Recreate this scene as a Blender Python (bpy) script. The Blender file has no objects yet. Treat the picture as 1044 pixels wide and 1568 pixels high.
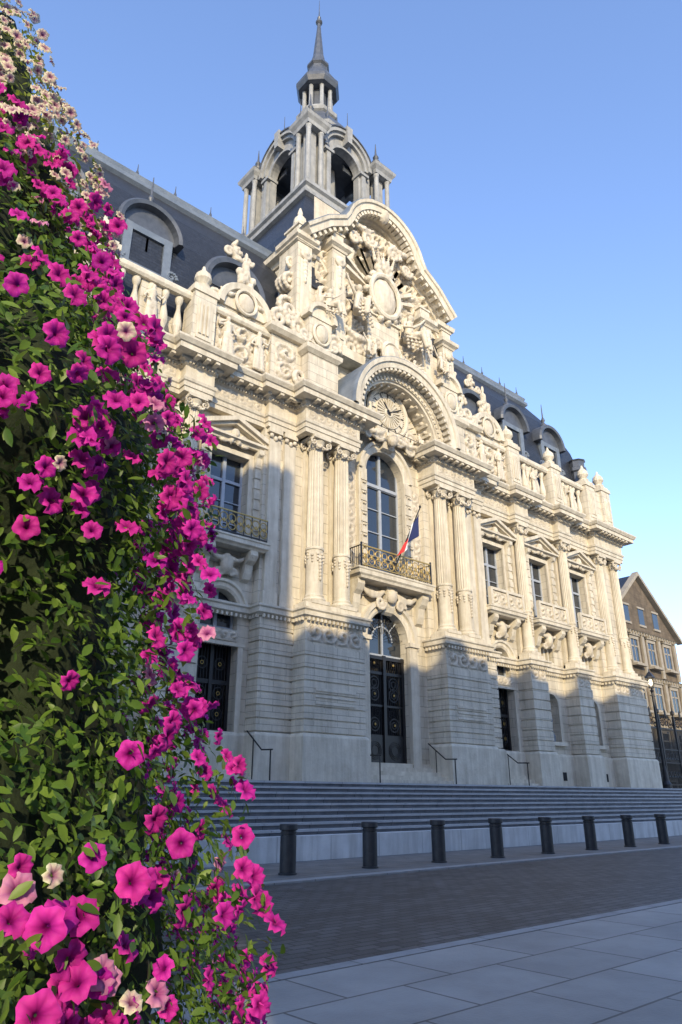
import bpy, math, random
import numpy as np
from mathutils import Vector, Matrix
R=random.Random(7)
sc=bpy.context.scene
XC=21.2
pi=math.pi
# ------------------------------------------------------------------ materials
def newmat(name):
    m=bpy.data.materials.new(name); m.use_nodes=True
    nt=m.node_tree; b=nt.nodes["Principled BSDF"]
    return m,nt,b
def N(nt,t,**k):
    n=nt.nodes.new(t)
    for a,v in k.items(): setattr(n,a,v)
    return n
def L(nt,a,b): nt.links.new(a,b)
def noisy(name,c1,c2,scale=3.0,rough=.7,bump=.0,bscale=30,metal=0.,streak=False,spec=.5,joints=None,jdark=.75,crease_shade=False):
    m,nt,b=newmat(name)
    tc=N(nt,"ShaderNodeTexCoord")
    n1=N(nt,"ShaderNodeTexNoise"); n1.inputs["Scale"].default_value=scale; n1.inputs["Detail"].default_value=6; n1.inputs["Roughness"].default_value=.6
    L(nt,tc.outputs["Object"],n1.inputs["Vector"])
    cr=N(nt,"ShaderNodeValToRGB"); cr.color_ramp.elements[0].position=.3; cr.color_ramp.elements[1].position=.7
    cr.color_ramp.elements[0].color=(*c1,1); cr.color_ramp.elements[1].color=(*c2,1)
    L(nt,n1.outputs["Fac"],cr.inputs[0]); col=cr.outputs[0]
    if streak:
        mp=N(nt,"ShaderNodeMapping"); mp.inputs["Scale"].default_value=(2.2,2.2,.22)
        L(nt,tc.outputs["Object"],mp.inputs[0])
        n2=N(nt,"ShaderNodeTexNoise"); n2.inputs["Scale"].default_value=1.6; n2.inputs["Detail"].default_value=8; n2.inputs["Roughness"].default_value=.65
        L(nt,mp.outputs[0],n2.inputs["Vector"])
        r2=N(nt,"ShaderNodeValToRGB"); r2.color_ramp.elements[0].position=.35; r2.color_ramp.elements[1].position=.6
        r2.color_ramp.elements[0].color=(.70,.69,.67,1); r2.color_ramp.elements[1].color=(1,1,1,1)
        L(nt,n2.outputs["Fac"],r2.inputs[0])
        mx=N(nt,"ShaderNodeMix",data_type='RGBA',blend_type='MULTIPLY'); mx.inputs[0].default_value=.8
        L(nt,col,mx.inputs[6]); L(nt,r2.outputs[0],mx.inputs[7]); col=mx.outputs[2]
    if crease_shade:  # concave creases darkened in the colour for contrast, shade and grime together
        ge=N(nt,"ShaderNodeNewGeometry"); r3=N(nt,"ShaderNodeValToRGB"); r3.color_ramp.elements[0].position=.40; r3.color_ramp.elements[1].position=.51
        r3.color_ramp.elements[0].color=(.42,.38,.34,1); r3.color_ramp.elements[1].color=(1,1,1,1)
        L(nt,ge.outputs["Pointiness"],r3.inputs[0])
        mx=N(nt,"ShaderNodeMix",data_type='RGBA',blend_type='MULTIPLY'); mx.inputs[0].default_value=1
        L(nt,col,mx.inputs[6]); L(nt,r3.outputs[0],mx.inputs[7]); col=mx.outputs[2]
    hgt=None
    if joints:
        sx=N(nt,"ShaderNodeSeparateXYZ"); L(nt,tc.outputs["Object"],sx.inputs[0])
        if joints[0]=='wall':
            ad=N(nt,"ShaderNodeMath",operation='ADD'); L(nt,sx.outputs[0],ad.inputs[0]); L(nt,sx.outputs[1],ad.inputs[1])
            cb=N(nt,"ShaderNodeCombineXYZ"); L(nt,ad.outputs[0],cb.inputs[0]); L(nt,sx.outputs[2],cb.inputs[1])
        else:
            cb=N(nt,"ShaderNodeCombineXYZ"); L(nt,sx.outputs[0],cb.inputs[0]); L(nt,sx.outputs[1],cb.inputs[1])
        br=N(nt,"ShaderNodeTexBrick"); br.inputs["Scale"].default_value=1
        br.inputs["Brick Width"].default_value=joints[1]; br.inputs["Row Height"].default_value=joints[2]; br.inputs["Mortar Size"].default_value=joints[3]
        br.inputs["Mortar Smooth"].default_value=.15
        br.offset=joints[4]
        br.inputs["Color1"].default_value=(joints[5],joints[5],joints[5],1); br.inputs["Color2"].default_value=(1,1,1,1)
        br.inputs["Mortar"].default_value=(jdark,jdark,jdark,1)
        L(nt,cb.outputs[0],br.inputs["Vector"])
        mx=N(nt,"ShaderNodeMix",data_type='RGBA',blend_type='MULTIPLY'); mx.inputs[0].default_value=1
        L(nt,col,mx.inputs[6]); L(nt,br.outputs["Color"],mx.inputs[7]); col=mx.outputs[2]
        hgt=br.outputs["Fac"]
    L(nt,col,b.inputs["Base Color"])
    b.inputs["Roughness"].default_value=rough; b.inputs["Metallic"].default_value=metal
    b.inputs["Specular IOR Level"].default_value=spec
    prev=None
    if hgt is not None:
        bj=N(nt,"ShaderNodeBump"); bj.invert=True; bj.inputs["Strength"].default_value=.6; bj.inputs["Distance"].default_value=.02
        L(nt,hgt,bj.inputs["Height"]); prev=bj.outputs[0]
    if bump>0:
        n3=N(nt,"ShaderNodeTexNoise"); n3.inputs["Scale"].default_value=bscale; n3.inputs["Detail"].default_value=5
        L(nt,tc.outputs["Object"],n3.inputs["Vector"])
        bp=N(nt,"ShaderNodeBump"); bp.inputs["Strength"].default_value=bump; bp.inputs["Distance"].default_value=.03
        L(nt,n3.outputs["Fac"],bp.inputs["Height"])
        if prev: L(nt,prev,bp.inputs["Normal"])
        prev=bp.outputs[0]
    if prev: L(nt,prev,b.inputs["Normal"])
    return m
S1=(.56,.50,.395); S2=(.68,.625,.51)
M_wall=noisy("limestone_ashlar",S1,S2,1.3,.85,.35,14,streak=True,spec=.2,joints=('wall',1.1,.43,.012,.5,.93),jdark=.62)
M_stone=noisy("limestone_carved",S1,S2,2.2,.85,.5,9,streak=True,spec=.2)
M_sculpt=noisy("limestone_sculpture",(.54,.475,.375),(.67,.61,.50),3,.9,.8,7,streak=True,spec=.2,crease_shade=True)
M_slate=noisy("slate",(.016,.019,.025),(.035,.04,.052),6,.45,.3,20,joints=('wall',.3,.16,.012,.5,.7),jdark=.4)
M_lead=noisy("lead_sheet",(.10,.125,.16),(.17,.2,.24),2,.5,.2,6,spec=.5)
M_leadd=noisy("dark_zinc",(.05,.058,.072),(.09,.10,.12),3,.4,.2,8,spec=.5)
M_tower=noisy("tower_painted_stone",(.24,.25,.26),(.36,.365,.36),2,.8,.2,9,streak=True,spec=.3)
M_iron=noisy("wrought_iron",(.008,.008,.01),(.018,.018,.02),8,.4,.1,30,spec=.5)
M_gold=noisy("gilded_iron",(.36,.24,.07),(.5,.35,.12),12,.42,.2,30,metal=.5)
M_frame=noisy("painted_window_frame",(.30,.33,.38),(.38,.41,.45),4,.5,0)
M_dark=noisy("dark_interior",(.01,.01,.012),(.02,.02,.022),2,.9,0)
M_gran=noisy("step_stone",(.11,.12,.14),(.19,.2,.22),2.5,.75,.3,25,joints=('flat',1.6,20,.012,.5,.9),jdark=.5)
M_nose=noisy("step_nosing",(.34,.345,.35),(.44,.445,.45),2.5,.75,.3,25,joints=('flat',1.6,20,.012,.5,.9),jdark=.6)
M_ledge=noisy("pale_ledge_stone",(.56,.56,.56),(.70,.70,.69),1.5,.8,.2,20,streak=True,joints=('wall',1.8,3,.012,.5,.94),jdark=.6)
M_slab=noisy("paving_slabs",(.27,.265,.255),(.39,.38,.365),1.1,.6,.25,30,joints=('flat',1.3,.85,.014,.5,.76),jdark=.3)
M_sett=noisy("dark_setts",(.065,.064,.066),(.12,.118,.118),1.0,.62,.4,30,joints=('flat',.34,.17,.016,.5,.5),jdark=.28)
M_warm=noisy("forecourt_paving",(.16,.148,.135),(.24,.22,.20),1.2,.7,.3,25,joints=('flat',.6,.4,.012,.5,.85),jdark=.5)
M_kerb=noisy("kerb_stone",(.26,.255,.25),(.36,.355,.35),3,.7,.2,25,joints=('flat',1.0,9,.012,.5,.9),jdark=.5)
M_asph=noisy("asphalt",(.045,.046,.05),(.07,.07,.075),4,.8,.3,60)
M_brick=noisy("weathered_brown_stone",(.10,.075,.05),(.20,.155,.105),1.5,.85,.2,20,streak=True,joints=('wall',.5,.2,.01,.5,.8),jdark=.8)
M_trim=noisy("pale_trim",(.26,.23,.18),(.36,.32,.26),3,.8,.2,20)
M_rend=noisy("pale_render",(.55,.54,.5),(.66,.64,.6),2,.85,.2,20,streak=True)  # made pale so the unseen blocks opposite bounce fill light
M_bol=noisy("bollard_paint",(.018,.019,.022),(.035,.036,.04),6,.42,.1,40,spec=.5)
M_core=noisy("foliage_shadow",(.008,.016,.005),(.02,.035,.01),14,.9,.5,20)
M_pot=noisy("planter_metal",(.03,.03,.03),(.06,.06,.06),5,.5,.1,20)
def flat(name,c,rough=.6,metal=0,spec=.5):
    m,nt,b=newmat(name); b.inputs["Base Color"].default_value=(*c,1); b.inputs["Roughness"].default_value=rough; b.inputs["Metallic"].default_value=metal
    b.inputs["Specular IOR Level"].default_value=spec; return m
def glassmat():
    m,nt,b=newmat("window_glass")
    b.inputs["Base Color"].default_value=(.02,.028,.04,1); b.inputs["Roughness"].default_value=.05; b.inputs["Specular IOR Level"].default_value=1.0
    tc=N(nt,"ShaderNodeTexCoord"); n=N(nt,"ShaderNodeTexNoise"); n.inputs["Scale"].default_value=.9; L(nt,tc.outputs["Object"],n.inputs["Vector"])
    bp=N(nt,"ShaderNodeBump"); bp.inputs["Strength"].default_value=.15; bp.inputs["Distance"].default_value=.1; L(nt,n.outputs["Fac"],bp.inputs["Height"]); L(nt,bp.outputs[0],b.inputs["Normal"])
    return m
M_glass=glassmat()
M_red=flat("flag_red",(.6,.03,.03),.8); M_white=flat("flag_white",(.75,.75,.75),.8); M_blue=flat("flag_blue",(.01,.02,.10),.8)
M_lamp=flat("lamp_glow",(1,.9,.7),.4); M_lamp.node_tree.nodes["Principled BSDF"].inputs["Emission Color"].default_value=(1,.85,.55,1); M_lamp.node_tree.nodes["Principled BSDF"].inputs["Emission Strength"].default_value=5
# ------------------------------------------------------------------ mesh builder
def empty(name):
    e=bpy.data.objects.new(name,None); sc.collection.objects.link(e); return e
ALL=[]
class MB:
    def __init__(s,name,mat,parent=None,smooth=False):
        s.n=name;s.m=mat;s.p=parent;s.v=[];s.f=[];s.sm=smooth; ALL.append(s)
    def add(s,vs,fs):
        o=len(s.v); s.v.extend(vs); s.f.extend([tuple(i+o for i in f) for f in fs])
    def box(s,x0,x1,y0,y1,z0,z1):
        if x0>x1:x0,x1=x1,x0
        s.add([(x0,y0,z0),(x1,y0,z0),(x1,y1,z0),(x0,y1,z0),(x0,y0,z1),(x1,y0,z1),(x1,y1,z1),(x0,y1,z1)],
              [(0,3,2,1),(4,5,6,7),(0,1,5,4),(1,2,6,5),(2,3,7,6),(3,0,4,7)])
    def pxz(s,pts,y0,y1):
        n=len(pts); s.add([(x,y0,z) for x,z in pts]+[(x,y1,z) for x,z in pts],
            [tuple(range(n)),tuple(range(2*n-1,n-1,-1))]+[(i,i+n,(i+1)%n+n,(i+1)%n) for i in range(n)])
    def pyz(s,pts,x0,x1):
        n=len(pts); s.add([(x0,y,z) for y,z in pts]+[(x1,y,z) for y,z in pts],
            [tuple(range(n)),tuple(range(2*n-1,n-1,-1))]+[(i,(i+1)%n,(i+1)%n+n,i+n) for i in range(n)])
    def lathe(s,cx,cy,prof,n=24,rot=0,flute=0):
        vs=[];fs=[]
        for r,z in prof:
            for k in range(n):
                a=2*pi*k/n+rot; rr=r*(1-flute*(k%2)); vs.append((cx+rr*math.cos(a),cy+rr*math.sin(a),z))
        for j in range(len(prof)-1):
            for k in range(n):
                k2=(k+1)%n; fs.append((j*n+k,j*n+k2,(j+1)*n+k2,(j+1)*n+k))
        fs.append(tuple(range(n-1,-1,-1))); m=(len(prof)-1)*n; fs.append(tuple(range(m,m+n)))
        s.add(vs,fs)
    def sweep(s,path,prof):
        P=[Vector(p) for p in path]; n=len(P); m=len(prof); vs=[];fs=[]
        nr=[]
        for i in range(n-1):
            d=(P[i+1]-P[i]).normalized(); nr.append(Vector((d.y,-d.x)))
        for i in range(n):
            if i==0: o=nr[0]
            elif i==n-1: o=nr[-1]
            else: o=(nr[i-1]+nr[i])/(1+nr[i-1].dot(nr[i]))
            for a,z in prof: q=P[i]+o*a; vs.append((q.x,q.y,z))
        for i in range(n-1):
            for j in range(m-1): fs.append((i*m+j,(i+1)*m+j,(i+1)*m+j+1,i*m+j+1))
        fs.append(tuple(range(m))); fs.append(tuple(range((n-1)*m+m-1,(n-1)*m-1,-1)))
        s.add(vs,fs)
    def blocks(s,path,o0,o1,z0,z1,w,step,minl=.25):
        for i in range(len(path)-1):
            a=Vector(path[i]); b=Vector(path[i+1]); l=(b-a).length
            if l<minl: continue
            d=(b-a)/l; nn=Vector((d.y,-d.x)); k=max(1,round(l/step))
            for j in range(k):
                c=a+d*(j+.5)*l/k; p=c-d*w/2+nn*o0; q=c+d*w/2+nn*o1
                s.box(min(p.x,q.x),max(p.x,q.x),min(p.y,q.y),max(p.y,q.y),z0,z1)
    def arch(s,cx,cz,prof,a0=0,a1=180,n=36):
        m=len(prof); vs=[];fs=[]
        for i in range(n+1):
            a=math.radians(a0+(a1-a0)*i/n)
            for r,y in prof: vs.append((cx+r*math.cos(a),y,cz+r*math.sin(a)))
        for i in range(n):
            for j in range(m-1): fs.append((i*m+j,i*m+j+1,(i+1)*m+j+1,(i+1)*m+j))
        fs.append(tuple(range(m))); fs.append(tuple(range(n*m+m-1,n*m-1,-1)))
        s.add(vs,fs)
    def archblocks(s,cx,cz,r0,r1,y0,y1,n,w,a0=0,a1=180):
        for i in range(n):
            a=math.radians(a0+(a1-a0)*(i+.5)/n); da=w/2/((r0+r1)/2)
            p=[(cx+r*math.cos(t),cz+r*math.sin(t)) for r,t in((r0,a-da),(r1,a-da),(r1,a+da),(r0,a+da))]
            s.pxz(p,y0,y1)
    def line(s,pts,prof):
        n=len(pts); m=len(prof); P=[Vector(p) for p in pts]; nr=[]; vs=[];fs=[]
        for i in range(n-1):
            d=(P[i+1]-P[i]).normalized(); nr.append(Vector((-d.y,d.x)))
        for i in range(n):
            o=nr[0] if i==0 else nr[-1] if i==n-1 else (nr[i-1]+nr[i])/(1+nr[i-1].dot(nr[i]))
            for a,y in prof: q=P[i]+o*a; vs.append((q.x,y,q.y))
        for i in range(n-1):
            for j in range(m-1): fs.append((i*m+j,i*m+j+1,(i+1)*m+j+1,(i+1)*m+j))
        fs.append(tuple(range(m))); fs.append(tuple(range((n-1)*m+m-1,(n-1)*m-1,-1))); s.add(vs,fs)
    def cyl(s,p0,p1,r0,r1,n=10):
        p0=Vector(p0);p1=Vector(p1); d=(p1-p0).normalized(); u=d.orthogonal().normalized(); w=d.cross(u)
        vs=[];
        for p,r in((p0,r0),(p1,r1)):
            for k in range(n):
                a=2*pi*k/n; q=p+u*(r*math.cos(a))+w*(r*math.sin(a)); vs.append(tuple(q))
        s.add(vs,[(k,(k+1)%n,(k+1)%n+n,k+n) for k in range(n)]+[tuple(range(n-1,-1,-1)),tuple(range(n,2*n))])
    def ring(s,cx,y,cz,Rr,r,n=18,m=6,a0=0,a1=360,sx=1,sz=1):
        closed=(a1-a0)>=360; vs=[];fs=[]; nn=n if closed else n+1
        for i in range(nn):
            a=math.radians(a0+(a1-a0)*i/n)
            for j in range(m):
                b=2*pi*j/m; rr=Rr+r*math.cos(b); vs.append((cx+sx*rr*math.cos(a),y+r*math.sin(b),cz+sz*rr*math.sin(a)))
        for i in range(n):
            i2=(i+1)%nn
            for j in range(m): fs.append((i*m+j,i*m+(j+1)%m,i2*m+(j+1)%m,i2*m+j))
        s.add(vs,fs)
    def ell(s,c,r,lv=1):
        vs,fs=ICO[lv]; s.add([(c[0]+x*r[0],c[1]+y*r[1],c[2]+z*r[2]) for x,y,z in vs],fs)
    def build(s,mods=()):
        me=bpy.data.meshes.new(s.n); me.from_pydata(s.v,[],s.f); me.materials.append(s.m)
        if s.sm: me.polygons.foreach_set("use_smooth",[True]*len(me.polygons))
        me.update()
        o=bpy.data.objects.new(s.n,me); sc.collection.objects.link(o)
        if s.p: o.parent=s.p
        return o
def mark(): return {id(m):len(m.v) for m in ALL}
def remap(mk,fn):
    for m in ALL:
        for i in range(mk.get(id(m),0),len(m.v)): m.v[i]=fn(*m.v[i])
import bmesh
ICO={}
for lv in (1,2):
    bm=bmesh.new(); bmesh.ops.create_icosphere(bm,subdivisions=lv,radius=1)
    ICO[lv]=([tuple(v.co) for v in bm.verts],[tuple(v.index for v in f.verts) for f in bm.faces]); bm.free()
# ------------------------------------------------------------------ city hall
hall=empty("city_hall")
W=MB("walls",M_wall,hall); T=MB("stone_trim",M_stone,hall); SC=MB("sculptures",M_sculpt,hall,True)
ORN=MB("carved_ornament",M_sculpt,hall,True)
COLM=MB("columns",M_stone,hall); SL=MB("slate_roof",M_slate,hall); LD=MB("roof_leadwork",M_lead,hall)
TW=MB("tower_lantern",M_tower,hall); TD=MB("tower_roof",M_leadd,hall)
GL=MB("window_glass",M_glass,hall); FR=MB("window_frames",M_frame,hall); IR=MB("iron_gates",M_iron,hall)
GO=MB("gilded_railings",M_gold,hall); DK=MB("interior",M_dark,hall)
CL=MB("clock_face",M_stone,hall); CLB=MB("clock_hands",M_iron,hall)
def limb(p0,p1,r0,r1,n=6,mb=None,fl=1):
    mb=mb or SC
    p0=Vector(p0);p1=Vector(p1)
    for i in range(n):
        t=i/(n-1); p=p0.lerp(p1,t); r=r0+(r1-r0)*t; mb.ell(p,(r,r*fl,r))
def volute(cx,y,cz,r,dr=1,thick=.3,turns=1.6,mb=None,start=0,dep=1):
    mb=mb or SC; n=int(14*turns)
    for i in range(n):
        t=i/(n-1); a=start+dr*2*pi*turns*t; rr=r*(1-.85*t); q=thick*r*(1-.4*t)
        mb.ell((cx+rr*math.cos(a),y,cz+rr*math.sin(a)),(q,q*dep,q))
def garland(x0,x1,y,z,sag,r,n=12,mb=None):
    mb=mb or SC
    for i in range(n):
        t=i/(n-1); rr=r*(.55+.6*math.sin(pi*t))*R.uniform(.85,1.15)
        mb.ell((x0+(x1-x0)*t,y+R.uniform(-.02,.02),z-sag*4*t*(1-t)),(rr,rr,rr))
def figure(x,y,z,h,side=1,seated=True):
    s=h/1.8
    def P(a,b,c): return (x+side*a*s,y+b*s,z+c*s)
    if seated:
        limb(P(0,.1,.45),P(.02,.05,.95),.2*s,.17*s); limb(P(.02,.05,.95),P(.03,.03,1.08),.09*s,.07*s,3)
        SC.ell(P(.05,0,1.2),(.11*s,.12*s,.14*s),2)
        limb(P(.1,.0,.45),P(.42,-.35,.5),.15*s,.11*s); limb(P(.42,-.35,.5),P(.55,-.4,.02),.11*s,.08*s)
        limb(P(-.1,.0,.45),P(.12,-.45,.42),.15*s,.11*s); limb(P(.12,-.45,.42),P(.2,-.5,-.05),.12*s,.09*s)
        limb(P(-.2,.02,.95),P(-.38,-.1,.65),.07*s,.06*s); limb(P(-.38,-.1,.65),P(-.2,-.35,.55),.055*s,.045*s)
        limb(P(.2,.02,.95),P(.45,-.05,1.15),.07*s,.055*s); limb(P(.45,-.05,1.15),P(.65,-.1,1.4),.055*s,.04*s)
        for k in range(6): limb(P(-.25+.12*k,-.1-.05*k,.45),P(-.3+.15*k,-.2-.05*k,-.15),.07*s,.06*s,5)
    else:
        limb(P(0,0,.85),P(0,0,1.42),.17*s,.19*s); limb(P(0,0,1.42),P(0,0,1.56),.08*s,.06*s,3); SC.ell(P(.02,-.02,1.68),(.1*s,.11*s,.14*s),2)
        for k in range(5): limb(P(-.14+.07*k,-.05,.95),P(-.22+.11*k,-.08-.03*(k%2),.02),.1*s,.09*s,8)
        limb(P(-.2,0,1.4),P(-.36,-.05,1.08),.07*s,.06*s); limb(P(-.36,-.05,1.08),P(-.15,-.22,.98),.055*s,.04*s)
        limb(P(.2,0,1.4),P(.42,-.05,1.3),.07*s,.055*s); limb(P(.42,-.05,1.3),P(.5,-.1,1.62),.055*s,.04*s)
def relief(x0,x1,z0,z1,y,amp,cell=None,res=.045,seed=0,clip=None):
    if x0>x1:x0,x1=x1,x0
    cell=cell or (z1-z0)
    nx=max(3,int((x1-x0)/res)); nz=max(3,int((z1-z0)/res))
    X,Z=np.meshgrid(np.linspace(0,x1-x0,nx+1),np.linspace(0,z1-z0,nz+1))
    k=max(1,round((x1-x0)/cell)); cw=(x1-x0)/k; ci=np.minimum((X/cw).astype(int),k-1)
    kz=max(1,round((z1-z0)/cell)); ch=(z1-z0)/kz; cj=np.minimum((Z/ch).astype(int),kz-1)
    lx=(X-(ci+.5)*cw)/(cw/2); lz=(Z-(cj+.5)*ch)/(ch/2)
    sg=np.where((ci+cj)%2==0,1,-1)
    rho=np.sqrt(lx**2+lz**2)+1e-4; ph=np.arctan2(lz,lx*sg)
    h=.5+.5*np.cos(ph+7.5*rho+seed)
    h=np.clip((h-.35)*2.2,0,1)*np.clip(1.25-rho*.8,0,1)
    h+=.3*np.clip(np.cos(6*ph+4*rho),0,1)*np.clip(rho-.35,0,1)
    h+=.35*np.exp(-(rho/.2)**2)
    h+=.16*np.sin(X*19+seed*3+np.sin(Z*17))*np.sin(Z*23+np.sin(X*13+seed))
    e=np.minimum(np.minimum(X,(x1-x0)-X),np.minimum(Z,(z1-z0)-Z)); h*=np.clip(e/.05,0,1)
    if clip is not None: h=np.where(clip(X+x0,Z+z0),h,-.5)
    vs=[(float(a),float(b),float(c)) for a,b,c in zip((X+x0).ravel(),(y-amp*h).ravel(),(Z+z0).ravel())]
    q=nx+1; fs=[(j*q+i,j*q+i+1,(j+1)*q+i+1,(j+1)*q+i) for j in range(nz) for i in range(nx)]
    ORN.add(vs,fs)
def rust(x0,x1,y0,y1,z0,z1,n):
    if x0>x1:x0,x1=x1,x0
    h=(z1-z0)/n; W.box(x0+.04,x1-.04,y0+.04,y1,z0,z1)
    for i in range(n): W.box(x0,x1,y0,y1-.003,z0+i*h+.03,z0+(i+1)*h-.03)
def column(cx,cy,z0,z1,r):
    COLM.box(cx-r*1.35,cx+r*1.35,cy-r*1.35,cy+r*1.35,z0,z0+.14)
    COLM.lathe(cx,cy,[(r*1.3,z0+.14),(r*1.36,z0+.2),(r*1.28,z0+.27),(r*1.1,z0+.3),(r*1.15,z0+.36),(r*1.02,z0+.42),(r*1.0,z0+.5)],24)
    zl=z0+.5+(z1-z0)*.24
    COLM.lathe(cx,cy,[(r,z0+.5),(r*1.01,zl)],28)
    COLM.lathe(cx,cy,[(r*1.1,zl),(r*1.12,zl+.05),(r*1.1,zl+.1)],24)
    COLM.lathe(cx,cy,[(r*1.0,zl+.1),(r*.97,zl+2),(r*.88,z1-.55)],36,0,.12)
    COLM.lathe(cx,cy,[(r*.95,z1-.55),(r*.98,z1-.5),(r*.9,z1-.47),(r*.95,z1-.3),(r*1.2,z1-.15)],24)
    COLM.box(cx-r*1.35,cx+r*1.35,cy-r*1.35,cy+r*1.35,z1-.13,z1)
    for sg in (-1,1):
        for yy in (-1,1):
            volute(cx+sg*r*1.12,cy+yy*r*1.05,z1-.3,.17,-sg,.34,1.3,ORN,pi/2)
        garland(cx+sg*r*1.1,cx,cy-r*1.25,z1-.42,.12,.06,6,ORN)
    for a in range(8):
        t=2*pi*a/8; ORN.ell((cx+r*.98*math.cos(t),cy+r*.98*math.sin(t),z1-.42),(.07,.07,.12))
    for a in range(10):
        t=2*pi*a/10
        for q in range(3): ORN.ell((cx+r*1.05*math.cos(t),cy+r*1.05*math.sin(t),zl-.1-.12*q-.16*abs(math.sin(2*t))),(.065-.01*q,.065-.01*q,.07))
    for q in range(7): ORN.ell((cx,cy-r*1.08,zl-.35-q*.14),(.1-.009*q,.07,.1))
def arched_wall(x0,x1,y0,y1,z0,z1,cx,r,zs,MBW=None):
    MBW=MBW or W
    if x0>x1:x0,x1=x1,x0
    MBW.box(x0,cx-r,y0,y1,z0,z1) if cx-r>x0 else None
    MBW.box(cx+r,x1,y0,y1,z0,z1) if x1>cx+r else None
    n=20
    for i in range(n):
        a=pi*i/n;b=pi*(i+1)/n
        xa,za=cx+r*math.cos(a),zs+r*math.sin(a); xb,zb=cx+r*math.cos(b),zs+r*math.sin(b)
        MBW.add([(xa,y0,za),(xb,y0,zb),(xb,y0,z1),(xa,y0,z1),(xa,y1,za),(xb,y1,zb),(xb,y1,z1),(xa,y1,z1)],[(0,1,2,3),(0,4,5,1),(4,7,6,5)])
def windowf(cx,hw,z0,z1,y,rows):
    GL.box(cx-hw,cx+hw,y+.06,y+.075,z0,z1)
    def fr(x0,x1,za,zb,d=0): FR.box(x0,x1,y-d,y+.055,za,zb)
    fr(cx-hw,cx-hw+.09,z0,z1); fr(cx+hw-.09,cx+hw,z0,z1); fr(cx-.07,cx+.07,z0,z1,.03)
    zt=z0+(z1-z0)*.72
    fr(cx-hw+.09,cx-.07,zt-.06,zt+.06,.02); fr(cx+.07,cx+hw-.09,zt-.06,zt+.06,.02)
    for k in range(1,rows):
        z=z0+(zt-z0)*k/rows; fr(cx-hw+.09,cx-.07,z-.02,z+.02); fr(cx+.07,cx+hw-.09,z-.02,z+.02)
    fr(cx-hw+.09,cx-.07,z0,z0+.12); fr(cx+.07,cx+hw-.09,z0,z0+.12)
def path(sg,pts):
    q=[(XC+sg*u,y) for u,y in pts]
    return q if sg>0 else q[::-1]
UP=[(2.45,21.9),(2.45,20.15),(5.4,20.15),(5.4,20.8),(6.8,20.8),(6.8,21.05),(9.5,21.05),(9.5,20.65),(10.7,20.65),(10.7,21.05),(13.7,21.05),(13.7,20.65),(14.9,20.65),(14.9,21.05),(17.55,21.05),(17.55,20.6),(20.8,20.6),(20.8,35.9)]
LP=[(2.4,21.15),(2.4,20.0),(5.35,20.0),(5.35,20.72),(6.85,20.72),(6.85,21.35),(9.4,21.35),(9.4,20.55),(10.8,20.55),(10.8,21.35),(13.6,21.35),(13.6,20.55),(15.0,20.55),(15.0,21.35),(17.5,21.35),(17.5,20.5),(20.9,20.5),(20.9,35.95)]
ENT=[(-.3,15.4),(0,15.4),(0,15.6),(.04,15.6),(.04,15.78),(.09,15.82),(.11,15.93),(.02,15.95),(.02,16.45),(.1,16.5),(.12,16.58),(.2,16.62),(.2,16.74),(.62,16.74),(.62,16.95),(.68,16.97),(.78,17.12),(.78,17.2),(-.3,17.26)]
STR=[(-.2,7.62),(.0,7.62),(.05,7.68),(.16,7.74),(.16,7.9),(.22,7.95),(.22,8.02),(-.2,8.06)]
PLB=[(-.1,2.0),(.1,2.0),(.1,3.5),(.06,3.58),(0,3.62),(-.1,3.62)]
ATB=[(-.3,17.2),(-.12,17.2),(-.12,17.62),(-.2,17.7),(-.3,17.7)]
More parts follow.
